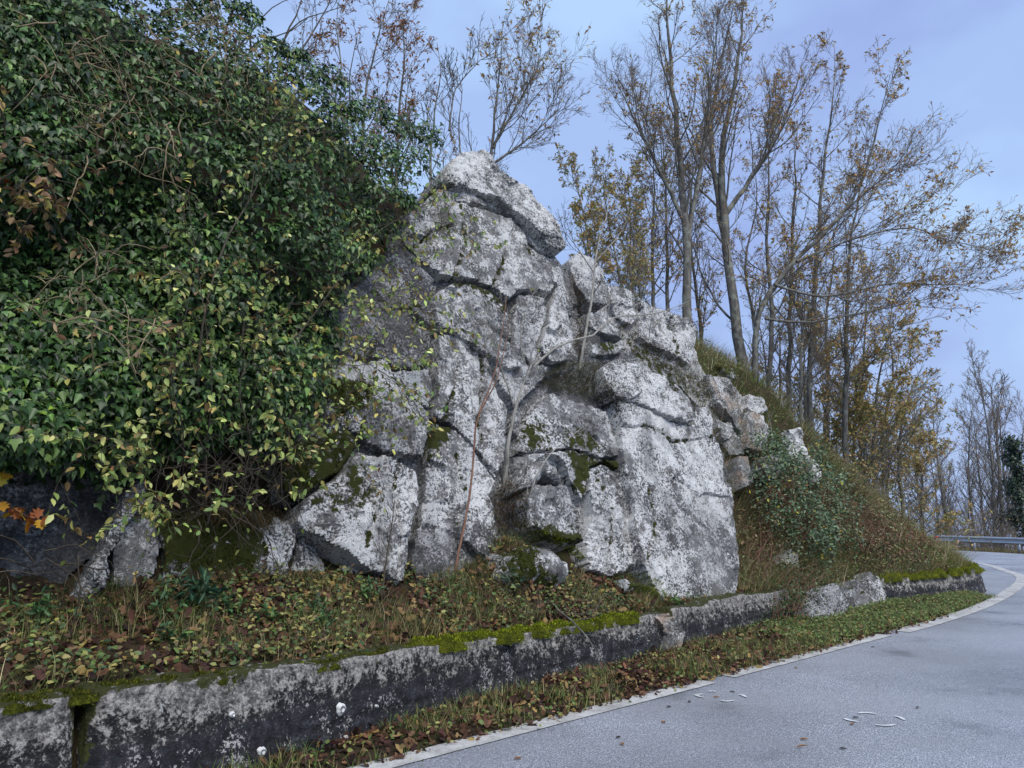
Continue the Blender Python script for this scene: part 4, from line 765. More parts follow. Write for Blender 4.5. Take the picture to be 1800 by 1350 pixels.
tree('tree', 'bare fan-shaped tree directly behind the rock crown', 'tree', [(862, 310), (866, 240), (872, 170), (880, 110), (884, 40)], 14.5, .055, 15, 1.9, (.5, 1.0), (.04, 0, .05), .10, (6, 5, 2), (2, .25), BR, 40, None, (.08, .95), limbs=[([(866, 260), (905, 190), (940, 130), (960, 90)], 14.5, .03), ([(864, 290), (920, 250), (975, 200), (990, 185)], 14.4, .03)])
tree('tree', 'dark crooked bare stem standing left of the rock crown', 'tree', [(757, 350), (758, 270), (764, 200), (775, 130), (768, 75)], 12.5, .035, 9, 1.1, (.4, .8), None, .10, (5, 4), (2, .25), BR, 41, None, (.25, .95), limbs=[([(790, 230), (800, 160), (840, 110), (864, 95)], 12.5, .02)], twigm='bark_dark')
tree('tree', 'thin pale bare tree between the ivy and the crown', 'tree', [(812, 300), (806, 220), (812, 160), (800, 110)], 13.2, .03, 12, 1.2, (.5, .9), None, .1, (5, 5), (2, .25), BR, 42, None, (.15, .95))
for i, (tr, Yd, lab) in enumerate([([(500, 150), (530, 90), (570, 20), (600, -60)], 13.5, 'orange-leaved tree above the top of the ivy'), ([(640, 200), (650, 130), (665, 60), (690, -20)], 14, 'tall twiggy orange-brown tree at the right end of the ivy top'), ([(590, 170), (600, 110), (590, 50), (600, -20)], 15, 'orange-flecked twiggy tree between the two above the ivy'), ([(700, 210), (705, 150), (712, 100), (705, 30)], 13.5, 'low reddish twiggy tree next to the crooked bare stem')]):
    tree('tree', lab, 'tree', tr, Yd, .05, 16, 1.7, (.5, 1.0), (.05, 0, .02), .08, (6, 5, 2), (3, .45), [lin(168, 112, 48), lin(150, 95, 52), lin(176, 130, 66), lin(122, 80, 48)], 50 + i, 'twiggy trees above the ivy', (.1, .98), leafsize=(.06, .10))

# ------------------------------------------------------------------ saplings growing on the rock
def sapling(label, main, h, r, limbs=(), seed=0, n1=7, len1=.6, barkm='bark_pale', lv=(4, 3), leaf=None, name='sapling', t1=(.35, .97), bias=None, twigm=None, group=None, ang=(.45, .85)):
    rng = np.random.default_rng(seed + 900); root = None; mt, mw, ml = MB(), MB(), MB(); st = []
    for q, hq, rq in [(main, h, r), *limbs]:
        q = np.array(q, float); hv = np.full(len(q), hq) if np.isscalar(hq) else np.array(hq, float)
        if root is None:                                   # rooted where its foot meets stone or soil
            hb = float(h_of(rock_hit(q[:1, 0], q[:1, 1])[0])[0]); dh = np.clip(hb - hv[0], -.8, .8) - .02
        hv = hv + dh * np.linspace(1, 0, len(q)) ** 1.5; P = on_face(q[:, 0], q[:, 1], hv)
        if root is None: root = thing(name, label, name.replace('_', ' '), group, tuple(P[0] - np.array([0, 0, .05])))
        P = resample(P, 14); P[1:-1] += rng.normal(0, rq * .3, (12, 3)); st.append((P, np.maximum(rq * np.linspace(1, .25, 14), .003)))
    SPp, SRr = np.array([a for a, b in st]), np.array([b for a, b in st]); tubes(mt, SPp, SRr, 7, (.2, .2, .2))
    if n1:
        P1, R1 = children(rng, SPp, SRr, n1, t1, ang, lambda L, t: len1 * (1.1 - .5 * t), 7, .10, .10, .5, bias, .003); tubes(mw, P1, R1, 4, (.2, .2, .2)); q = P1
        if lv[0]:
            P2, R2 = children(rng, P1, R1, lv[0], (.2, 1), (.35, .8), lambda L, t: L * .45, 5, .12, .08, .6, None, .0025); tubes(mw, P2, R2, 3, (.2, .2, .2)); q = P2
            if lv[1]: P3, R3 = children(rng, P2, R2, lv[1], (.2, 1), (.35, .8), lambda L, t: L * .45, 4, .12, .06, .6, None, .002); tubes(mw, P3, R3, 3, (.2, .2, .2)); q = P3
        if leaf: leaves_on(rng, ml, q, *leaf)
    mt.build('stem', M[barkm], root, True); _t = mw.build('twigs', M[twigm or barkm], root); _t and tag(_t, kind='stuff'); ml.build('leaves', M['leaf'], root); return root
sapling('long reddish bare shoot forking in two, in front of the central rock column', [(798, 1018), (812, 940), (828, 850), (840, 730), (862, 680), (880, 600), (890, 520)], [.5, .5, .52, .55, .55, .55, .55], .016, [([(842, 725), (868, 680), (885, 620), (895, 560)], .56, .010)], 1, 0, barkm='bark_red')
sapling('pale grey sapling with a long limb reaching right across the rock', [(886, 855), (893, 790), (905, 720), (925, 660), (950, 620)], [.35, .42, .45, .45, .42], .030, [([(928, 655), (985, 605), (1040, 590), (1080, 558), (1150, 552), (1210, 530)], [.45, .5, .55, .5, .45, .4], .020), ([(905, 720), (885, 660), (865, 600), (850, 560)], .45, .012), ([(925, 660), (915, 600), (925, 540), (950, 500)], .45, .010)], 2, 6, .55, leaf=(1, (.03, .05), [lin(150, 160, 70)], None, .5, LENS, .15))
sapling('grey-barked sapling leaning from the grassy ledge toward the sky', [(1018, 652), (1028, 590), (1040, 520), (1046, 460), (1060, 400), (1075, 350)], [.3, .35, .4, .4, .4, .4], .026, [([(1044, 480), (1010, 430), (985, 400)], .4, .010), ([(1046, 460), (1090, 410), (1110, 370)], .4, .012)], 3, 9, .7, twigm='bark_dark', lv=(5, 4), leaf=(2, (.03, .05), [lin(150, 120, 60)], None, .5, LENS, .12))
sapling('thin bent grey stem above the hollowed boulder', [(925, 900), (938, 850), (965, 800), (1000, 770), (1030, 745)], [.5, .6, .65, .6, .5], .011, [], 4, 3, .3, lv=(2, 0))
sapling('single thin pale stalk left of the hollowed boulder', [(922, 925), (926, 870), (934, 820), (940, 790)], .62, .008, [], 5, 0)
sapling('dark thin twiggy stem hanging before the lower triangular slab', [(670, 1060), (680, 980), (688, 920), (694, 880)], .62, .012, [], 6, 7, .22, barkm='bark_dark', lv=(3, 0))
sapling('dead branch lying from the bank down across the dark wall', [(965, 1055), (985, 1075), (1010, 1095), (1035, 1125), (1062, 1165)], [.95, 1.05, 1.2, 1.3, 1.25], .013, [([(985, 1075), (1020, 1080), (1050, 1068)], 1.05, .006), ([(1005, 1092), (1040, 1085), (1068, 1070)], 1.12, .006)], 7, 4, .3, barkm='bark', lv=(2, 0), name='fallen_branch')
sapling('short dry stem rising on the right rock ledge', [(1362, 800), (1358, 770), (1352, 735), (1346, 715)], .05, .016, [], 8, 2, .3, lv=(2, 0))
sapling('tiny leafless shrub on the ledge above the tall slab', [(1140, 610), (1143, 570), (1150, 535)], .0, .010, [([(1142, 590), (1160, 560), (1172, 540)], .0, .007)], 9, 5, .3, lv=(3, 0))

# ------------------------------------------------------------------ shrub with yellow-green leaves, in front of the ivy
shrub = thing('shrub', 'spindly shrub with yellow-green oval leaves hanging before the ivy', 'shrub')
rng = np.random.default_rng(77); mt, mw, ml = MB(), MB(), MB(); st = []
for q, h0_, h1_, r in [([(372, 890), (352, 760), (352, 600), (390, 440), (440, 350), (490, 260), (545, 235), (610, 232)], .8, 1.0, .020), ([(450, 880), (470, 660), (540, 570), (640, 430), (700, 385), (775, 345)], .8, .55, .016), ([(488, 880), (510, 720), (560, 645), (650, 640), (725, 600)], .8, .5, .013), ([(318, 900), (322, 760), (300, 660), (325, 560), (335, 500)], .8, 1.0, .013),
        ([(470, 905), (490, 820), (540, 775), (612, 792)], .75, .6, .011), ([(425, 895), (425, 720), (430, 560), (480, 470), (580, 480), (720, 470)], .85, .55, .014), ([(350, 900), (250, 800), (200, 770), (150, 790)], .7, .8, .010), ([(405, 880), (440, 780), (420, 680), (460, 600), (520, 520)], .9, .8, .012), ([(345, 880), (372, 700), (360, 560), (340, 420), (330, 330)], .95, 1.0, .012), ([(500, 895), (530, 780), (590, 720), (640, 660)], .7, .5, .010),
        ([(440, 350), (455, 250), (470, 190), (475, 160)], 1.0, .9, .008), ([(340, 930), (300, 890), (255, 870), (240, 900)], .6, .7, .008), ([(560, 470), (640, 410), (720, 385), (800, 400), (840, 430)], .7, .35, .008), ([(500, 520), (600, 540), (690, 520), (740, 540), (760, 600)], .7, .35, .008), ([(520, 640), (600, 620), (680, 660), (720, 700)], .6, .35, .007)]:
    q = np.array(q, float); tq = np.linspace(0, 1, len(q)); st.append(resample(on_face(q[:, 0], q[:, 1], (np.linspace(h0_, h1_, len(q)) + .22) * (1 if q[0, 1] < 500 else np.clip(tq * 2.6 + .15, 0, 1))), 16))
st = np.array(st); sr = np.array([r * np.linspace(.75, .2, 16) for r in [.018, .015, .011, .010, .009, .012, .008, .010, .010, .008, .007, .007, .007, .007, .006]]); sr = np.maximum(sr, .003); tubes(mt, st, sr, 7, (.1, .09, .07))
P1, R1 = children(rng, st, sr, 14, (.25, 1), (.5, 1.1), lambda L, t: .55 + 0 * t, 7, .13, -.02, .5, FN3 * .12, .0028); tubes(mw, P1, R1, 4, (.1, .1, .1))
P2, R2 = children(rng, P1, R1, 4, (.2, 1), (.4, .9), lambda L, t: L * .55, 5, .14, -.06, .6, FN3 * .1, .002); tubes(mw, P2, R2, 3, (.1, .1, .1))
YG = [lin(176, 188, 108), lin(156, 172, 94), lin(198, 202, 130), lin(132, 152, 82), lin(188, 180, 102), lin(108, 134, 76), lin(136, 112, 70)]
res = [leaves_on(rng, MB(), q, n, (.045, .085), YG, None, .9, OVAL, pr, 1.15) for q, n, pr in ((P1, 5, .8), (P2, 4, .75))]
pos, X, Y, Z, col = (np.concatenate([r[i] for r in res]) for i in range(5))
front = ((pos - EYE) ** 2).sum(1); ori = np.abs((nrm(Z) * nrm(EYE - pos)).sum(1)); score = np.linalg.norm(Y, axis=1) * ori / np.sqrt(front); top = np.argsort(-score)[:300]; keep = np.ones(len(pos), bool); keep[top] = False
scatter(ml, OVAL, pos[keep], X[keep], Y[keep], Z[keep], col[keep])
tag(mt.build('stems', M['bark_dark'], shrub, True), kind='stuff'); tag(mw.build('twigs', M['bark_dark'], shrub), kind='stuff'); tag(ml.build('foliage', M['leaf'], shrub), kind='stuff')
var = leaf_variants(OVAL, YG, 'leaf', 'leaf', rng)
for i in top: place_leaf(var[int(rng.integers(len(var)))], pos[i], X[i], Y[i], Z[i], shrub)

# dry brambles over the upper left of the ivy, and twigs
def bramble(label, poly, n, h, seed, barkm, leafcols, nleaf, lsize, llen=(4, 9), name='bramble', prob=.5, r=.008, cat='bramble'):
    rng = np.random.default_rng(seed); mt, ml = MB(), MB(); C_ = clump_centres(rng, poly, 12, 0, n * 3)[:n]; st = []
    for x, y in C_:
        a = rng.uniform(0, 6.3); p = on_face(np.array([x]), np.array([y]), np.array([h + .25 * rng.random()]))[0]; d = FE3 * math.cos(a) + UP * math.sin(a) * .9 + FN3 * rng.normal(.1, .25); pts = [p]; L = rng.uniform(*llen) * .1
        for j in range(8): d = nrm(d + rng.normal(0, .28, 3) + np.array([0, 0, -.16]) ); pts.append(pts[-1] + d * L / 8)
        st.append(pts)
    st = np.array(st); rr = np.tile(np.linspace(1, .3, 9), (len(st), 1)) * rng.uniform(.4, 1, (len(st), 1)) * r; tubes(mt, st, np.maximum(rr, .002), 5, (.2, .2, .2))
    P2, R2 = children(rng, st, rr, 3, (.15, 1), (.4, 1.1), lambda L, t: L * .4, 5, .2, -.03, .6, None, .002); tubes(mt, P2, R2, 3, (.2, .2, .2))
    leaves_on(rng, ml, P2, nleaf, lsize, leafcols, None, .6, OVAL, prob)
    root = thing(name, label, cat, None, tuple(st[0][0])); tag(mt.build('stems', M[barkm], root, True), kind='stuff'); ml.build('leaves', M['dry'], root); return root
DRY = [lin(150, 125, 96), lin(172, 146, 112), lin(120, 96, 72), lin(176, 160, 90), lin(110, 84, 66)]
bramble('tangle of dry tan bramble stems with withered leaves over the upper ivy', [(40, 40), (300, 20), (420, 60), (430, 160), (340, 290), (200, 300), (90, 230)], 75, 1.05, 5, 'bark_dry', DRY, 2, (.05, .08), prob=.38, r=.010)
bramble('withered brown leaf cluster hanging at the left edge above mid-height', [(-20, 230), (120, 230), (110, 370), (-20, 380)], 22, 1.1, 6, 'bark_dark', DRY, 5, (.06, .09), (2, 5), prob=.7)
bramble('dry brown twigs with a few tan leaves low on the ivy', [(100, 440), (280, 450), (300, 600), (180, 640), (90, 560)], 22, 1.1, 8, 'bark_dry', DRY + [lin(200, 190, 110)], 2, (.05, .08), (3, 7), prob=.45)
bramble('bare brown twigs hanging down from the ivy top in front of the sky edge', [(330, 0), (460, 60), (520, 150), (400, 220), (330, 120)], 45, .95, 9, 'bark_dry', DRY, 2, (.04, .06), prob=.3)
bramble('tangle of bare dark twigs in the shade under the yellow-green shrub', [(290, 780), (500, 760), (520, 860), (440, 930), (320, 920)], 60, .45, 10, 'bark_dark', YG, 2, (.04, .06), prob=.15)
bramble('arching bare bramble canes at the left foot of the rock', [(-30, 960), (150, 970), (150, 1050), (-30, 1060)], 10, .6, 11, 'bark_dark', [lin(90, 120, 60), lin(120, 140, 70)], 2, (.04, .06), (5, 10), prob=.5)
def sprig(label, pts, h, seed, cols, n=14, size=(.09, .13)):
    rng = np.random.default_rng(seed); mt, ml = MB(), MB(); q = np.array(pts, float); P = resample(on_face(q[:, 0], q[:, 1], np.full(len(q), h)), 9)[None]; tubes(mt, P, np.linspace(.007, .003, 9)[None], 5, (.1, .1, .1))
    leaves_on(rng, ml, np.repeat(P, n, 0), 1, size, cols, None, .5, OAK, 1.0, 1.2, .35); root = thing('oak_sprig', label, 'sprig', None, tuple(P[0, 0])); mt.build('stem', M['bark_dark'], root, True); ml.build('leaves', M['leaf'], root)
ORG = [lin(176, 98, 58), lin(190, 118, 70), lin(150, 84, 56), lin(196, 160, 50), lin(170, 130, 40)]
sprig('oak sprig with orange and yellow leaves before the dark rock at the left edge', [(-40, 860), (0, 880), (40, 905), (75, 915)], .75, 3, ORG, 16); sprig('small yellow oak leaf cluster at the left edge above the orange sprig', [(-60, 820), (-20, 825), (10, 832)], .8, 4, ORG[3:], 6, (.08, .1)); sprig('bright orange leaf cluster at the left edge beside the ivy', [(-60, 280), (-20, 295), (20, 318)], .95, 5, [lin(190, 100, 30), lin(176, 84, 28), lin(200, 130, 50)], 14, (.06, .09))
# ------------------------------------------------------------------ ground cover
def ground_frame(x, y):
    e = .06; z = sample_z(x, y); gx = (sample_z(x + e, y) - sample_z(x - e, y)) / (2 * e); gy = (sample_z(x, y + e) - sample_z(x, y - e)) / (2 * e)
    n = np.stack([-gx, -gy, np.ones_like(gx)], -1); return z, nrm(n)
def sd_points(rng, N, s0, s1, d0, d1, road_side=False):
    s = rng.uniform(s0, s1, N); d = rng.uniform(0, 1, N)
    dd = d0(s) + (d1(s) - d0(s)) * d if callable(d0) else d0 + (d1 - d0) * d
    return wpos(s, dd), s, dd
LIT = [lin(100, 72, 56), lin(126, 94, 72), lin(78, 56, 46), lin(156, 128, 88), lin(58, 44, 40), lin(168, 142, 84), lin(88, 60, 54)]
def litter(mb, rng, xy, size=(.05, .10), lift=.03, cols=LIT, w=(3, 3, 3, 1.2, 3, .8, 2), tpl=LOBED, flat=.5):
    x, y = xy; N = len(x); z, n = ground_frame(x, y); p = np.stack([x, y, z + rng.random(N) * lift], -1)
    X, Y, Z = frame(n + rng.normal(0, flat, (N, 3)), rng.normal(0, 1, (N, 3))); s = rng.uniform(size[0], size[1], (N, 1)); scatter(mb, tpl, p, X * s, Y * s, Z * s, pick(rng, N, cols, w, .2))
def grass(mb, rng, xy, length=(.12, .3), width=(.004, .008), cols=None, w=None, lean=.6, down=.0, lift=0.0, zn=None):
    x, y = xy; N = len(x); z, n = ground_frame(x, y) if zn is None else zn; p = np.stack([x, y, z - .01 + lift], -1) if zn is None else np.stack([x, y, z], -1)
    a = rng.uniform(0, 2 * math.pi, N); h = np.stack([np.cos(a), np.sin(a), 0 * a], -1) + down * np.stack([n[:, 0], n[:, 1], 0 * a], -1) * 3; h = nrm(h)
    L = rng.uniform(length[0], length[1], (N, 1)); up = nrm(UP + n * .4 + h * lean * rng.random((N, 1)) * .6); side = nrm(np.cross(up, h)); Wd = rng.uniform(width[0], width[1], (N, 1))
    Yd = h * L * lean * rng.uniform(.5, 1.4, (N, 1)) - UP * L * down * rng.random((N, 1)) * .9
    scatter(mb, BLADE2, p, side * Wd, Yd, up * L, pick(rng, N, cols, w, .22))
def herbs(mb, rng, xy, size=(.03, .06), height=(.01, .14), cols=None, w=None, per=5, tpl=OVAL, spread=.05):
    x, y = xy; N = len(x); z, n = ground_frame(x, y); c = np.stack([x, y, z], -1); c = np.repeat(c, per, 0); N *= per
    c = c + rng.normal(0, spread, (N, 3)) * [1, 1, .3] + UP * rng.uniform(height[0], height[1], (N, 1)); a = rng.uniform(0, 2 * math.pi, N)
    tip = np.stack([np.cos(a), np.sin(a), rng.normal(0, .4, N)], -1); nor = UP + rng.normal(0, .45, (N, 3)) + np.array([.1, -.4, 0]); X, Y, Z = frame(nor, tip); s = rng.uniform(size[0], size[1], (N, 1)); scatter(mb, tpl, c, X * s * 1.2, Y * s, Z * s, pick(rng, N, cols, w, .22))
def clustered(rng, xy, s, d, scale, thr, seed):
    k = vnoise(np.stack([s, d, s * 0], -1), scale, seed) + rng.normal(0, .06, len(s)) > thr; return (xy[0][k], xy[1][k])
GRN = [lin(86, 110, 52), lin(108, 128, 64), lin(70, 94, 46), lin(136, 142, 80)]; STRAW = [lin(166, 154, 114), lin(140, 132, 92), lin(186, 174, 134), lin(118, 120, 74)]; OLG = [lin(110, 116, 66), lin(134, 136, 84), lin(92, 98, 56), lin(156, 146, 102)]
HRB = [lin(78, 100, 54), lin(98, 118, 64), lin(134, 136, 74), lin(154, 146, 90), lin(58, 82, 52), lin(110, 94, 62), lin(82, 64, 48)]
rng = np.random.default_rng(5)
# bank between the wall and the rock
foot = lambda s: np.interp(s, [SA[1], SA[2], SA[4], SA[5], SA[6]], [2.1, 1.95, 1.35, 1.05, .75])
b_in = lambda s: 0 * s + .30
mb = MB(); (xy, s, d) = sd_points(rng, 8000, SA[1] - .3, SA[6] + .6, b_in, foot); litter(mb, rng, xy, (.03, .11), .06)
(xy, s, d) = sd_points(rng, 1800, SA[5] - .6, SA[6] + .3, b_in, foot); litter(mb, rng, xy, (.05, .09), .07); tag(mb.build('leaf_litter', M['dry']), 'brown fallen leaves strewn over the bank above the wall', 'leaves', kind='stuff')
mb = MB(); (xy, s, d) = sd_points(rng, 4200, SA[1] - .3, SA[5], b_in, foot); herbs(mb, rng, clustered(rng, xy, s, d, 2.6, .46, 3), (.022, .055), (.01, .13), HRB, None, 4, spread=.07)
(xy, s, d) = sd_points(rng, 900, SA[4], SA[6], b_in, foot); herbs(mb, rng, clustered(rng, xy, s, d, 3, .5, 4), (.03, .05), (.01, .08), HRB[:2] + [HRB[4]]); tag(mb.build('ground_cover', M['leaf']), 'low green and yellowing leafy weeds on the bank above the wall', 'plants', kind='stuff')
mb = MB(); (xy, s, d) = sd_points(rng, 24000, SA[1] - .3, SA[6] + .5, b_in, foot); grass(mb, rng, clustered(rng, xy, s, d, 2.2, .46, 8), (.08, .26), (.003, .006), STRAW + OLG + GRN[:3], None, .9, .1)
tag(mb.build('bank_grass', M['grass']), 'thin straw and green grass on the bank above the wall', 'grass', kind='stuff')
# verge between wall and road
def verge_pts(N, s0, s1, margin=.0, keep=None):
    s = rng.uniform(s0, s1, N); d = rng.uniform(-1.6, .02, N); x, y = wpos(s, d); dr = cdist(x, y, RC, RN); k = dr < -.06 + margin
    return (x[k], y[k]), s[k], d[k], dr[k]
vmb, gmb = MB(), MB()
xy, s, d, dr = verge_pts(14000, SA[2], SA[7], .03); k = rng.random(len(s)) < np.interp(s, [SA[2], SA[5], SA[6], SA[7]], [1, 1, .7, .4]); litter(vmb, rng, (xy[0][k], xy[1][k]), (.025, .095), .05)
xy, s, d, dr = verge_pts(5000, SA[4] + .4, SA[6], .14); k = (dr > -.2) & (vnoise(np.c_[s, d * 0, d * 0], 2.6, 1) > .48); litter(vmb, rng, (xy[0][k], xy[1][k]), (.03, .07), .03, w=(2, 1, 4, .3, 5, .1, 4))
q = hit(rng.normal(1640, 26, 900), rng.normal(1062, 7, 900)); litter(vmb, rng, (q[:, 0], q[:, 1]), (.04, .08), .06, w=(2, 1, 4, .3, 4, .1, 4))
tag(vmb.build('leaf_litter', M['dry']), 'wet brown leaf litter on the verge between wall and road', 'leaves', kind='stuff')
xy, s, d, dr = verge_pts(22000, SA[2], SA[6] - .2); k = (vnoise(np.c_[s, d, d * 0], 2.8, 5) > .47); grass(gmb, rng, (xy[0][k], xy[1][k]), (.06, .16), (.004, .008), GRN + STRAW[:2], None, .8)
xy, s, d, dr = verge_pts(26000, SA[6] - .6, SA[8] - .1); k = (dr < -.12) & (rng.random(len(s)) < np.interp(s, [SA[6] - .6, SA[6] + .3], [.3, 1])); VG = [lin(84, 108, 54), lin(104, 126, 66), lin(70, 90, 48), lin(132, 138, 80), lin(118, 104, 66)]; grass(gmb, rng, (xy[0][k], xy[1][k]), (.05, .15), (.005, .010), VG, None, .8)
tag(gmb.build('verge_grass', M['grass']), 'bright green grass along the road edge below the bank', 'grass', kind='stuff')
hm = MB(); k2 = k & (rng.random(len(s)) < .16); herbs(hm, rng, (xy[0][k2], xy[1][k2]), (.025, .05), (.02, .09), VG, None, 4); xy, s, d, dr = verge_pts(900, SA[3], SA[6]); herbs(hm, rng, (xy[0], xy[1]), (.03, .05), (.01, .05), VG + HRB[2:4], None, 3)
tag(hm.build('verge_weeds', M['leaf']), 'small green leafy weeds among the verge grass', 'plants', kind='stuff')
# the grassy bank to the right of the rock
rb0 = lambda s: np.interp(s, [SA[6], SA[6] + .9, SA[8]], [.75, .10, .30]); rb1 = lambda s: np.interp(s, [SA[6], SA[7], SA[8], SA[11]], [3.4, 4.5, 6.0, 6.0])
mb = MB(); (xy, s, d) = sd_points(rng, 44000, SA[6] + .35, SA[12], rb0, rb1); k = rng.random(len(s)) < .9; kc = vnoise(np.c_[s, d, d * 0], 1.7, 9)[k]; x_, y_ = xy[0][k], xy[1][k]; a_ = kc > .5; grass(mb, rng, (x_[a_], y_[a_]), (.22, .52), (.005, .010), STRAW + OLG[1:2], None, .9, .55); a_ = ~a_; grass(mb, rng, (x_[a_], y_[a_]), (.12, .34), (.005, .010), OLG + GRN + GRN[:2], None, .9, .4)
(xy, s, d) = sd_points(rng, 14000, SA[8] - .6, SA[12], .28, .8); grass(mb, rng, xy, (.10, .22), (.005, .009), OLG + [lin(120, 118, 50)], None, .8, .3)
(xy, s, d) = sd_points(rng, 1500, SA[6] + .35, SA[9], rb0, rb1); grass(mb, rng, xy, (.4, .75), (.006, .010), [lin(190, 176, 146), lin(160, 146, 116), lin(130, 112, 90)], None, .7, .35)
tag(mb.build('slope_grass', M['grass']), 'long drooping olive and straw grass on the slope right of the rock', 'grass', kind='stuff')
mb = MB(); (xy, s, d) = sd_points(rng, 3600, SA[6] + .35, SA[9], rb0, rb1); litter(mb, rng, (xy[0][::2], xy[1][::2]), (.05, .09), .16, flat=.6)
(xy, s, d) = sd_points(rng, 3600, SA[6] + .4, SA[9], rb0, rb1); kk = clustered(rng, xy, s, d, 1.3, .55, 12); herbs(mb, rng, kk, (.03, .06), (.03, .28), [lin(104, 124, 78), lin(90, 110, 70), lin(130, 132, 80), lin(120, 98, 68)], None, 5, spread=.08)
q = hit(rng.normal(1600, 45, 420), rng.normal(945, 22, 420)); herbs(mb, rng, (q[:, 0], q[:, 1]), (.04, .07), (.03, .2), [lin(112, 80, 62), lin(96, 70, 54), lin(128, 98, 74)], None, 6, spread=.09)
tag(mb.build('slope_undergrowth', M['leaf']), 'tangled low brambles and dead leaves on the slope right of the rock', 'plants', kind='stuff')
# hill top behind the rock: forest floor
mb = MB(); (xy, s, d) = sd_points(rng, 16000, SA[5] - .5, SA[9], lambda s: np.interp(s, [SA[5], SA[6], SA[7]], [3.4, 2.4, 3]), lambda s: 0 * s + 8); grass(mb, rng, xy, (.15, .4), (.006, .011), OLG + STRAW + [lin(120, 84, 56)], None, .9, .2)
tag(mb.build('hilltop_grass', M['grass']), 'dry grass along the top edge of the rock under the trees', 'grass', kind='stuff')
# grass and dead growth on the rock ledges
def ledge(label, poly, n, h, cols, length, seed, droop=1.0, width=(.003, .006), name='ledge_grass', ground=False):
    r = np.random.default_rng(seed); C_ = np.array([(x, y) for x, y in zip(r.uniform(*np.array(poly)[:, 0][[np.argmin(np.array(poly)[:, 0]), np.argmax(np.array(poly)[:, 0])]], n * 3), r.uniform(*np.array(poly)[:, 1][[np.argmin(np.array(poly)[:, 1]), np.argmax(np.array(poly)[:, 1])]], n * 3))])
    C_ = C_[in_poly(C_[:, 0], C_[:, 1], poly)][:n]; N = len(C_); p = rock_hit(C_[:, 0], C_[:, 1])[0] - FN3 * .02; L = r.uniform(*length, (N, 1)); a = r.normal(0, .8, (N, 1))
    out = nrm(FN3 + FE3 * a); up = nrm(UP * .7 + out * .6 + r.normal(0, .2, (N, 3))); side = nrm(np.cross(up, out)); m = MB(); scatter(m, BLADE, p, side * r.uniform(*width, (N, 1)), (out * .7 - UP * droop * 1.1) * L, up * L, pick(r, N, cols, None, .25))
    return tag(m.build(name, M['grass']), label, 'grass', kind='stuff')
DG = [lin(58, 68, 40), lin(78, 84, 50), lin(96, 92, 58), lin(110, 92, 62)]; RB = [lin(116, 78, 58), lin(98, 70, 52), lin(134, 100, 74), lin(88, 84, 52)]
ledge('drooping dark grass on the ledge above the middle slab', [(945, 668), (990, 640), (1040, 640), (1085, 690), (1088, 722), (1060, 716), (1010, 698), (960, 690)], 1500, .30, DG, (.12, .34), 1)
ledge('reddish brown dead grass on the sloping ledge above the tall slab', [(1080, 570), (1110, 580), (1150, 608), (1215, 645), (1245, 700), (1215, 700), (1195, 670), (1150, 645), (1100, 620)], 1100, .12, RB[:1] + DG + STRAW[:2], (.10, .28), 2)
ledge('dark grass in the cleft right of the crown', [(1000, 470), (1012, 500), (1035, 540), (1032, 600), (1020, 640), (1008, 610), (1014, 570), (1002, 520)], 900, .15, RB + DG, (.08, .22), 3)
ledge('tufts of grass and dead leaves at the foot of the pale sapling', [(862, 880), (888, 845), (905, 850), (930, 870), (925, 930), (870, 930)], 1300, .42, DG + RB[:2], (.08, .22), 4)
ledge('dry hanging grass under the shrub above the mossy slab', [(340, 880), (440, 870), (500, 900), (470, 930), (360, 915)], 900, .35, [lin(120, 104, 78), lin(98, 84, 62), lin(80, 74, 48)], (.12, .3), 5, 1.5)
ledge('mossy grass on the right-hand rock steps', [(1232, 628), (1262, 618), (1310, 670), (1390, 730), (1420, 790), (1400, 760), (1340, 715), (1290, 670), (1250, 650)], 1500, -.02, OLG + [lin(130, 136, 50)], (.08, .22), 6, ground=True)
ledge('grass tufts where the crown meets the ivy', [(745, 340), (790, 290), (800, 330), (790, 390), (780, 430), (765, 400)], 700, .3, DG + STRAW[:2], (.06, .16), 7)
ledge('grass along the crest of the middle shoulder', [(1066, 492), (1100, 495), (1140, 520), (1200, 548), (1215, 565), (1130, 535), (1080, 505)], 700, -.4, STRAW + OLG, (.08, .2), 8)
ledge('grass beard below the central joint above the boulder with moss', [(860, 930), (930, 920), (1000, 955), (960, 960), (900, 960), (870, 975)], 900, .6, DG + STRAW[:2], (.08, .24), 9)
# leafy perennials on the bank
def plant(label, px, py, n, hgt, size, cols, seed, tpl=OVAL, name='leafy_plant', wd=.7, spread=.12):
    r = np.random.default_rng(seed); c = hit(px, py); root = thing(name, label, 'plant', None, tuple(c)); mt, ml = MB(), MB(); P = np.empty((n, 6, 3)); P[:, 0] = c + r.normal(0, spread * .3, (n, 3)) * [1, 1, 0]; d = nrm(UP * 1.3 + r.normal(0, .5, (n, 3)))
    L = hgt * r.uniform(.6, 1.1, n)
    for j in range(1, 6): d = nrm(d + r.normal(0, .12, (n, 3))); P[:, j] = P[:, j - 1] + d * (L / 5)[:, None]
    tubes(mt, P, np.tile(np.linspace(.004, .002, 6), (n, 1)), 4, (.06, .08, .03)); leaves_on(r, ml, P, 11, size, cols, None, .25, tpl, 1.0, wd, .25); tag(mt.build('stems', M['grass'], root), kind='stuff'); ml.build('leaves', M['leaf'], root)
GB = [lin(72, 104, 66), lin(90, 124, 78), lin(58, 88, 58), lin(104, 132, 70)]
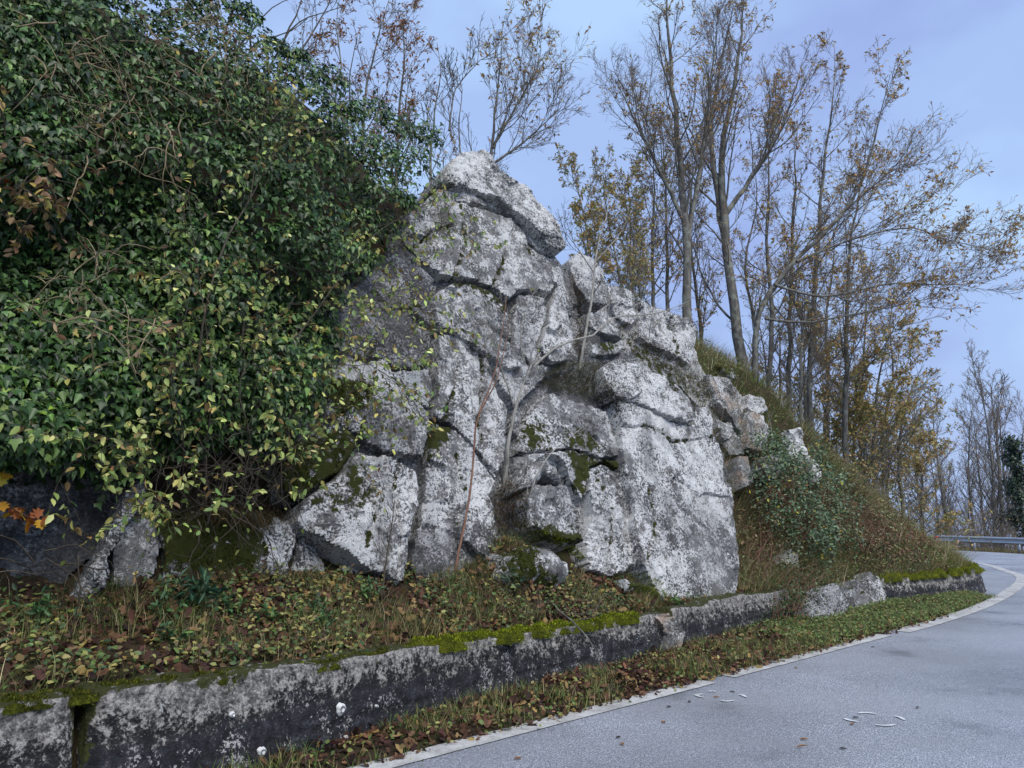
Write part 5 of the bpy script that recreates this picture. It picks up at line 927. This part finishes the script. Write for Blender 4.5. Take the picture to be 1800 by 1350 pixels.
for i, (px, py, n, h, lab) in enumerate([(285, 1092, 6, .3, 'leafy green plant at the foot of the mossy slab, left of the hellebore'), (400, 1085, 6, .26, 'bushy green plant before the white patch of the mossy slab'), (60, 1110, 8, .34, 'pale green weed at the left edge of the bank'), (545, 1092, 4, .2, 'grey-green weed under the overhanging triangular slab'), (470, 1100, 4, .18, 'thin green weed between mossy slab and overhang'), (310, 1150, 5, .22, 'small bluish green plant low on the bank'), (560, 1110, 7, .26, 'green weed midway down the bank below the overhang'), (1180, 1068, 6, .2, 'small weed at the foot of the stone tooth'), (1270, 1045, 7, .28, 'weed growing against the foot of the tall slab'), (640, 1060, 6, .25, 'dark weed below the tip of the triangular slab')]):
    plant(lab, px, py, n, h, (.05, .085), GB, 60 + i)
plant('dark green hellebore with narrow fingered leaves on the left bank', 345, 1080, 12, .3, (.10, .15), [lin(52, 84, 62), lin(66, 100, 74), lin(44, 72, 54)], 80, LENS, 'hellebore', .5); plant('bluish green spiky euphorbia clump at the foot of the central rock', 905, 1030, 14, .22, (.09, .14), [lin(88, 112, 88), lin(72, 98, 78), lin(104, 122, 92)], 81, LENS, 'euphorbia', .45, .3); plant('dark fingered leaves hanging at the lower edge of the shrub', 505, 905, 9, .3, (.10, .15), [lin(48, 80, 56), lin(60, 92, 60)], 82, LENS, 'hellebore', .45)
# bramble thicket beside the tall slab
def thicket(label, poly, n, seed, cols, w, hgt, size, name='bush', per=60, R=.22, stems='bark_red'):
    r = np.random.default_rng(seed); C_ = clump_centres(r, poly, n, 0, 2500); G = hit(C_[:, 0], C_[:, 1]); z, nn = ground_frame(G[:, 0], G[:, 1]); c = G + nn * r.uniform(hgt[0], hgt[1], (len(G), 1)); root = thing(name, label, 'bush', None, tuple(G[0])); mt, ml = MB(), MB()
    d = nrm(r.normal(0, 1, (len(c), per, 3)) + nn[:, None] * .8); p = (c[:, None] + d * R * r.uniform(.5, 1.1, (len(c), per, 1))).reshape(-1, 3); N = len(p); X, Y, Z = frame(d.reshape(-1, 3) * .6 + UP * .6 + r.normal(0, .5, (N, 3)), r.normal(0, 1, (N, 3)) - UP * .4); s = r.uniform(*size, (N, 1)); scatter(ml, OVAL, p, X * s * 1.25, Y * s, Z * s, pick(r, N, cols, w, .22))
    a, b = r.integers(0, len(c), 130), r.integers(0, len(c), 130); k = np.linalg.norm(c[a] - c[b], axis=1) < 1.6; a, b = a[k], b[k]; mid = (c[a] + c[b]) / 2 + nn[a] * .3; t = np.linspace(0, 1, 8)[None, :, None]; A_ = c[a][:, None] - nn[a][:, None] * .3
    st = A_ * (1 - t) ** 2 + 2 * mid[:, None] * t * (1 - t) + c[b][:, None] * t ** 2; tubes(mt, st, np.tile(np.linspace(.006, .002, 8), (len(a), 1)), 4, (.1, .1, .1)); tag(mt.build('stems', M[stems], root), kind='stuff'); ml.build('leaves', M['leaf'], root)
BBL = [lin(104, 124, 96), lin(84, 106, 76), lin(122, 140, 110), lin(72, 94, 64), lin(190, 180, 70), lin(130, 96, 66)]
thicket('grey-green bramble bush with a few yellow leaves right of the tall slab', [(1296, 790), (1340, 785), (1400, 820), (1440, 860), (1460, 930), (1450, 985), (1400, 990), (1350, 960), (1312, 910), (1298, 850)], 16, 1, BBL, [3, 3, 2, 2, .45, .3], (.15, .7), (.04, .07), per=95, R=.28)
thicket('greyish bramble trailing down the slope below the leafy trees', [(1440, 860), (1500, 900), (1560, 950), (1540, 985), (1470, 960), (1430, 920)], 22, 2, [lin(124, 134, 100), lin(104, 114, 78), lin(136, 132, 94), lin(130, 108, 80)], None, (.1, .38), (.035, .06), per=60)
thicket('reddish brown dead stems and leaves beside the foot of the tall slab', [(1298, 900), (1345, 930), (1360, 1000), (1330, 1040), (1300, 1030)], 20, 3, [lin(120, 112, 80), lin(96, 104, 66), lin(104, 116, 74), lin(150, 134, 100)], None, (.03, .25), (.03, .06), per=40)
thicket('dark low greenery at the foot of the slope left of the far stones', [(1345, 1040), (1430, 1010), (1440, 1090), (1380, 1110), (1345, 1105)], 16, 4, [lin(62, 84, 48), lin(80, 100, 58), lin(52, 70, 42)], None, (.06, .32), (.03, .055), per=60)
thicket('brown-leaved undergrowth under the thicket trees', [(1430, 780), (1480, 800), (1540, 860), (1600, 915), (1560, 930), (1480, 870)], 20, 5, [lin(124, 124, 78), lin(144, 136, 84), lin(108, 118, 70), lin(112, 96, 66)], None, (.1, .5), (.05, .09), per=40, R=.35, stems='bark_dry')

# ------------------------------------------------------------------ moss cushions on the walls
def moss(label, parts, seed, parent, thick=1.0, name='moss'):
    r = np.random.default_rng(seed); mb, bl = MB(), MB()
    for (s, d, z, wid, hgt, shade) in parts:
        nu, nv = 14, 6; th = np.linspace(0, 2 * math.pi, nu, endpoint=False); ph = np.linspace(0, math.pi / 2, nv); tx, ty = np.interp(s, WS, WT[:, 0]), np.interp(s, WS, WT[:, 1]); T = np.array([tx, ty, 0]); Nn = np.array([-ty, tx, 0]); cx, cy = wpos(s, d); c = np.array([float(cx), float(cy), z])
        dirs = np.stack([np.outer(np.cos(ph), np.cos(th)), np.outer(np.cos(ph), np.sin(th)), np.outer(np.sin(ph), np.ones(nu))], -1).reshape(-1, 3); loc = dirs[:, :1] * T * wid + dirs[:, 1:2] * Nn * wid * .62 + dirs[:, 2:] * UP * hgt; q = c + loc * (1 + .28 * fbm(c + loc, 9, 3, 3))[:, None]
        q[:, 2] -= .025 * (1 - dirs[:, 2]); ii = np.arange(nu * nv).reshape(nv, nu); F = np.stack([ii[:-1], np.roll(ii[:-1], -1, 1), np.roll(ii[1:], -1, 1), ii[1:]], -1).reshape(-1, 4); mb.add(q, None, F)
        nb = int(240 * wid / .12 * thick); k = r.integers(0, len(q), nb); n_ = nrm(dirs[k] * [1, 1, 1.2]); n_ = nrm(n_[:, :1] * T + n_[:, 1:2] * Nn + n_[:, 2:] * UP + r.normal(0, .35, (nb, 3))); p = q[k] + r.normal(0, wid * .10, (nb, 3)) * [1, 1, .35]; X, Y, Z = frame(np.cross(n_, r.normal(0, 1, (nb, 3))), n_); L = r.uniform(.012, .03, (nb, 1)); MC = [lin(128, 140, 34), lin(104, 118, 30), lin(150, 158, 48), lin(84, 92, 26)] if shade else [lin(76, 82, 28), lin(58, 64, 24), lin(98, 98, 36)]; scatter(bl, LENS, p, X * L, Y * L, Z * L, pick(r, nb, MC, None, .2))
    o = mb.build(name, M['moss'], parent, True); tag(o, kind='stuff'); o2 = bl.build('moss_sprigs', M['moss_blade'], parent); tag(o2, kind='stuff')
r = np.random.default_rng(31); parts = []
for px in np.arange(-20, 1160, 6.5):
    s = wall_s(px); big = 760 < px < 1150; 
    if r.random() < (.95 if big else .8): parts.append((s, r.uniform(.06, .22) + (.0 if big else .06), topf(s) - .03, r.uniform(.06, .16) * (1.0 if big else .75), r.uniform(.025, .06) * (1.5 if big else .5), big or (r.random() < .25 and px > 380)))
moss('', parts, 1, w1)
parts = [(s, r.uniform(.10, .3), .44, r.uniform(.08, .2), r.uniform(.05, .12), True) for s in np.arange(wall_s(1555), SA[9] + .6, .09)]; moss('', parts, 2, w3, .6)
parts = [(wall_s(px), r.uniform(.12, .32), .38, r.uniform(.04, .1), r.uniform(.02, .06), px < 1260 and r.random() < .4) for px in np.arange(1195, 1340, 9)]; moss('', parts, 3, w2)
def rock_moss(label, poly, n, h, seed, bright=True, ground=False):
    rr = np.random.default_rng(seed); m = MB(); xs, ys = np.array(poly, float).T; C_ = np.c_[rr.uniform(xs.min(), xs.max(), n * 3), rr.uniform(ys.min(), ys.max(), n * 3)]; C_ = C_[in_poly(C_[:, 0], C_[:, 1], poly)][:n]; N = len(C_); p, nn = rock_hit(C_[:, 0], C_[:, 1]); kk_ = vnoise(p, 7, seed) > .42; p, nn = p[kk_] - nn[kk_] * .004, nn[kk_]; N = len(p); nn = nrm(nn * .8 + UP * .5 + rr.normal(0, .45, (N, 3))); X, Y, Z = frame(np.cross(nn, rr.normal(0, 1, (N, 3))), nn); L = rr.uniform(.012, .03, (N, 1)); scatter(m, LENS, p, X * L * 1.3, Y * L, Z * L, pick(rr, N, [lin(120, 132, 34), lin(96, 108, 30), lin(140, 146, 44)] if bright else [lin(62, 70, 22), lin(80, 86, 28), lin(48, 54, 20)], None, .25)); tag(m.build('moss', M['moss_blade']), label, 'moss', kind='stuff')
rock_moss('bright green moss cap on the rounded boulder', [(925, 935), (955, 930), (1000, 950), (1030, 980), (1020, 985), (975, 955), (940, 955)], 1500, .68, 1)
rock_moss('green moss on the left side of the rounded boulder', [(895, 960), (945, 955), (955, 1000), (985, 1030), (960, 1048), (900, 1040)], 1900, .60, 2, False)
rock_moss('moss mound behind the stone tooth', [(1095, 1010), (1130, 1005), (1180, 1030), (1160, 1060), (1120, 1040)], 900, .78, 3, True, True)
rock_moss('mossy turf on the rock step under the thick-trunked tree', [(1232, 630), (1262, 622), (1290, 650), (1270, 660), (1240, 655)], 700, -.02, 4, True, True)
rock_moss('dark moss on the slab under the shrub', [(300, 905), (480, 905), (470, 990), (420, 1050), (350, 1040), (310, 990)], 2600, .16, 5, False)
rock_moss('dark moss beside the upper edge of the triangular slab', [(500, 800), (560, 775), (620, 770), (590, 830), (535, 872), (505, 860)], 1600, .29, 6, False)
rock_moss('dark moss patch under the yellow-green leaves', [(550, 690), (565, 672), (655, 676), (635, 715), (590, 725)], 1000, .25, 7, False)
lichen_c = hit(1122., 1020.) + FN3 * .03
m = MB(); th = np.linspace(0, 2 * math.pi, 15)[:-1]; ring = np.array([lichen_c + FE3 * math.cos(a) * .085 * (1 + .2 * math.sin(3 * a)) + UP * math.sin(a) * .07 + FN3 * .01 for a in th]); m.add(np.concatenate([ring - FN3 * .06, ring, [lichen_c + FN3 * .04]]), [[14 + i, 14 + (i + 1) % 14, 28] for i in range(14)], [[i, (i + 1) % 14, 14 + (i + 1) % 14, 14 + i] for i in range(14)]); tag(m.build('pale_stone', M['pale_green'], None, True), 'flat pale green lichened stone lying on the moss mound', 'stone')

# ------------------------------------------------------------------ guardrail and the trees beyond it
g0, g1 = np.argmin(np.abs(GC[:, 1] - 24)), np.argmin(np.abs(GC[:, 1] - 46)); C = resample(GC[g0:g1], 60); T = nrm(np.gradient(C, axis=0)); Nn = np.stack([T[:, 1], -T[:, 0]], -1)
rail = thing('guardrail', 'grey steel guardrail along the outside of the bend', 'guardrail', None, (C[0, 0], C[0, 1], 0))
prof = [(-.01, .68), (.035, .665), (.055, .64), (.055, .60), (.03, .575), (-.02, .53), (-.02, .52), (.03, .475), (.055, .45), (.055, .41), (.035, .385), (-.01, .37)]
V = np.array([[[C[i, 0] - Nn[i, 0] * a, C[i, 1] - Nn[i, 1] * a, z] for a, z in prof] for i in range(60)]); ii = np.arange(60 * 12).reshape(60, 12); m = MB(); m.add(V.reshape(-1, 3), None, np.stack([ii[:-1, :-1], ii[1:, :-1], ii[1:, 1:], ii[:-1, 1:]], -1).reshape(-1, 4)); o = m.build('beam', M['steel'], rail, True); so = o.modifiers.new('thickness', 'SOLIDIFY'); so.thickness = .004
def box(c, ax, ay, hx, hy, z0, z1): ax, ay = np.array([*ax, 0]), np.array([*ay, 0]); b = [c + ax * i * hx + ay * j * hy for i, j in ((-1, -1), (1, -1), (1, 1), (-1, 1))]; return np.array([q + UP * z0 for q in b] + [q + UP * z1 for q in b]), [[0, 3, 2, 1], [4, 5, 6, 7], [0, 1, 5, 4], [1, 2, 6, 5], [2, 3, 7, 6], [3, 0, 4, 7]]
for i in range(2, 60, 6):
    m = MB(); V, F = box(np.array([C[i, 0] + Nn[i, 0] * .07, C[i, 1] + Nn[i, 1] * .07, 0]), T[i], Nn[i], .05, .04, -.3, .66); m.add(V, None, F); m.build('post', M['steel'], rail)
qx = proj(np.c_[C, np.full(60, .6)])[0]; i = int(np.argmin(np.abs(qx - 1654))); m = MB(); V, F = box(np.array([C[i, 0] - Nn[i, 0] * .08, C[i, 1] - Nn[i, 1] * .08, 0]), T[i], Nn[i], .07, .02, .53, .63); m.add(V, None, F); m.build('reflector', M['reflector'], rail)
mb = MB(); gx = C[rng.integers(0, 60, 9000)] + np.random.default_rng(3).normal(0, .5, (9000, 2)) + Nn[30] * .7; grass(mb, rng, (gx[:, 0], gx[:, 1]), (.1, .35), (.01, .02), OLG + RB[:2]); tag(mb.build('roadside_grass', M['grass']), 'brownish grass fringe under the guardrail', 'grass', kind='stuff')
# bare trees beyond the guardrail
FG = 'bare trees beyond the guardrail'
far = [(1618, 47, .10, 11, 'leaning bare tree at the bank edge, first beyond the guardrail'), (1640, 50, .08, 11, 'thin bare tree, second beyond the guardrail from the bank'), (1662, 46, .11, 11, 'third bare tree beyond the guardrail from the bank'), (1688, 52, .08, 11, 'fourth bare tree beyond the guardrail, very thin'), (1712, 48, .09, 14, 'fifth bare tree beyond the guardrail, in a close clump'), (1728, 51, .09, 14, 'sixth bare tree beyond the guardrail, in the close clump'), (1742, 46, .12, 15, 'dark bare trunk just left of the ivy-clad tree'), (1758, 49, .10, 16, 'tall bare tree touching the ivy-clad tree'), (1778, 53, .13, 19, 'tallest bare tree, standing behind the ivy-clad one'), (1800, 50, .12, 16, 'bare tree cut by the right edge of the frame'), (1598, 56, .08, 11, 'faint bare tree half hidden by the bank'), (1700, 58, .09, 12, 'distant bare tree between the clumps'), (1750, 60, .09, 14, 'distant bare tree behind the right clump')]
protos = []
for i, (px, Yd, r0, H, lab) in enumerate(far):
    d = ray(px, 900); x = float(d[0] / d[1] * Yd); gz = float(sample_z(x, float(Yd)))
    if i < 5:
        rr = np.random.default_rng(i); top = [(px, 0), (px + rr.normal(0, 6), .3), (px + rr.normal(0, 10), .65), (px + rr.normal(0, 14), 1)]
        pts = [proj(np.array([x + (a - px) / FPX * Yd, Yd, gz + H * f]))for a, f in top]
        t = tree('bare_tree', lab, 'tree', pts, Yd, r0 * 1.25, 22, H * .27, (.4, .85), None, .09, (8, 6), (2, .08), BR, 70 + i, FG, (.22, .98), tw=.008, leafsize=(.1, .14), barkm='bark', base=False); protos.append((t, H))
    else:
        src, Hs = protos[i % 5]; t = copy_tree(src); t.location = (x, Yd, gz); t.rotation_euler = (0, 0, i * 2.1); t.scale = (H / Hs,) * 3; t['label'] = lab
# ivy-clad tree at the right edge
x, Yd = float(ray(1794, 900)[0] / ray(1794, 900)[1] * 44), 44.0; gz = float(sample_z(x, Yd)); root = thing('ivy_clad_tree', 'dark ivy-clad tree trunk at the right edge beyond the guardrail', 'tree', None, (x, Yd, gz)); mt, ml = MB(), MB(); rr = np.random.default_rng(9)
Pt = resample(np.array([[x, Yd, gz], [x + .1, Yd, gz + 4], [x - .1, Yd, gz + 9]]), 12)[None]; tubes(mt, Pt, np.linspace(.18, .05, 12)[None], 8, (.1, .1, .1)); n = 7000; cz = rr.random(60) ** 1.3; ca = rr.uniform(0, 6.3, 60); cr = (1.25 - cz * .95) * rr.uniform(.3, 1.05, 60); ci = rr.integers(0, 60, n); pp = np.c_[x + np.cos(ca) * cr, Yd + np.sin(ca) * cr, gz + .3 + cz * 9.2][ci] + nrm(rr.normal(0, 1, (n, 3))) * rr.uniform(.2, .55, (n, 1)); a = np.arctan2(pp[:, 1] - Yd, pp[:, 0] - x); X, Y, Z = frame(np.c_[np.cos(a), np.sin(a), .4 + 0 * a] + rr.normal(0, .4, (n, 3)), rr.normal(0, .5, (n, 3)) - UP); s = rr.uniform(.10, .17, (n, 1)); scatter(ml, IVY, pp, X * s, Y * s, Z * s, pick(rr, n, [lin(34, 52, 32), lin(26, 42, 28), lin(44, 64, 38)])); mt.build('trunk', M['bark'], root, True); tag(ml.build('crown', M['ivy'], root), kind='stuff')
# undergrowth behind the guardrail
for j, (px0, px1, Yd, h, lab, seed) in enumerate([(1605, 1690, 46, 1.6, 'low brown scrub behind the left end of the guardrail', 1), (1690, 1800, 45, 2.2, 'dark twiggy scrub behind the right end of the guardrail', 2)]):
    rr = np.random.default_rng(seed); n = 150; px = rr.uniform(px0, px1, n); Y0 = Yd + rr.normal(0, 1.0, n); x = (px - 900) / FPX * Y0 * 1.02; b = np.c_[x, Y0, sample_z(x, Y0) - .05]; P = np.empty((n, 7, 3)); P[:, 0] = b; d = nrm(UP + rr.normal(0, .3, (n, 3))); L = rr.uniform(.9, 2.0, n) * h + 1.2
    for k in range(1, 7): d = nrm(d + rr.normal(0, .15, (n, 3))); P[:, k] = P[:, k - 1] + d * (L / 6)[:, None]
    R0 = np.tile(np.linspace(.02, .008, 7), (n, 1)); m, ml = MB(), MB(); tubes(m, P, R0, 4, (.1, .1, .1)); P1, R1 = children(rr, P, R0, 7, (.15, 1), (.4, .9), lambda L, t: L * .4, 5, .15, .05, .6, None, .006); tubes(m, P1, R1, 3, (.1, .1, .1)); leaves_on(rr, ml, P1, 2, (.07, .12), BR + OLV[:2], None, .5, LENS, .8); root = thing('scrub', lab, 'bush', None, tuple(b[0])); tag(m.build('stems', M['bark_twig'], root), kind='stuff'); ml.build('leaves', M['dry'], root)
# ------------------------------------------------------------------ single leaves and bits on the asphalt
bits = [(1510, 1263, 'dark', 'thin dark leaf beside the dashes of the right-hand paint marks'), (1499, 1276, 'tan', 'curled tan leaf below the left dash of the right-hand marks'), (1421, 1302, 'tan', 'small yellowish leaf on open asphalt left of the right-hand marks'), (1397, 1317, 'twig', 'thin brown twig-like leaf lying flat near the lower edge'), (1489, 1319, 'dark', 'dark curled leaf alone near the lower edge of the road'), (1171, 1270, 'tan', 'tan leaf alone on the road left of the left-hand marks'), (1265, 1227, 'tan', 'orange leaf inside the left-hand ring of marks'), (1282, 1217, 'dark', 'dark leaf just above the left-hand ring of marks'), (1180, 1245, 'dark', 'pair-like dark leaf clump near the broken edge line'), (1210, 1236, 'dark', 'dark leaf left of the left-hand ring of marks'), (1083, 1299, 'dark', 'dark leaf on the road near the lower left stretch of the line'), (1095, 1312, 'tan', 'pale brown leaf under the dark one at the lower left'), (1396, 1174, 'tan', 'reddish leaf on the road beside the middle of the edge line'), (1538, 1139, 'dark', 'tiny dark leaf far along the edge line'), (918, 1335, 'tan', 'yellow-brown leaf at the bottom beside the edge line'), (1613, 1244, 'dark', 'faint dark speck of leaf right of the right-hand marks')]
rr = np.random.default_rng(12)
for (px, py, kd, lab) in bits:
    d = ray(px, py); c = EYE + d * (1.6 / -d[2]); s = .055 if kd == 'dark' else .06; colr = lin(58, 44, 38) if kd == 'dark' else lin(150, 108, 66); T_, F3, F4 = LENS if kd == 'twig' else OAK; T_ = T_.copy(); T_[:, 0] *= .35 if kd == 'twig' else .8; T_[:, 2] = np.abs(T_[:, 2]) * 1.6 + .25 * (T_[:, 0] ** 2) * 3 + .06
    a = rr.uniform(0, 6.3) if kd != 'twig' else -1.4; Rm = np.array([[math.cos(a), -math.sin(a), 0], [math.sin(a), math.cos(a), 0], [0, 0, 1]]); me = make_mesh('fallen_leaf', (T_ * s * (2 if kd == 'twig' else 1)) @ Rm.T, F3, F4, np.tile(colr, (len(T_), 1))); me.materials.append(M['dry']); o = bpy.data.objects.new('fallen_leaf', me); link(o); o.location = (c[0], c[1], .004); tag(o, lab, 'leaf', 'stray leaves on the asphalt')
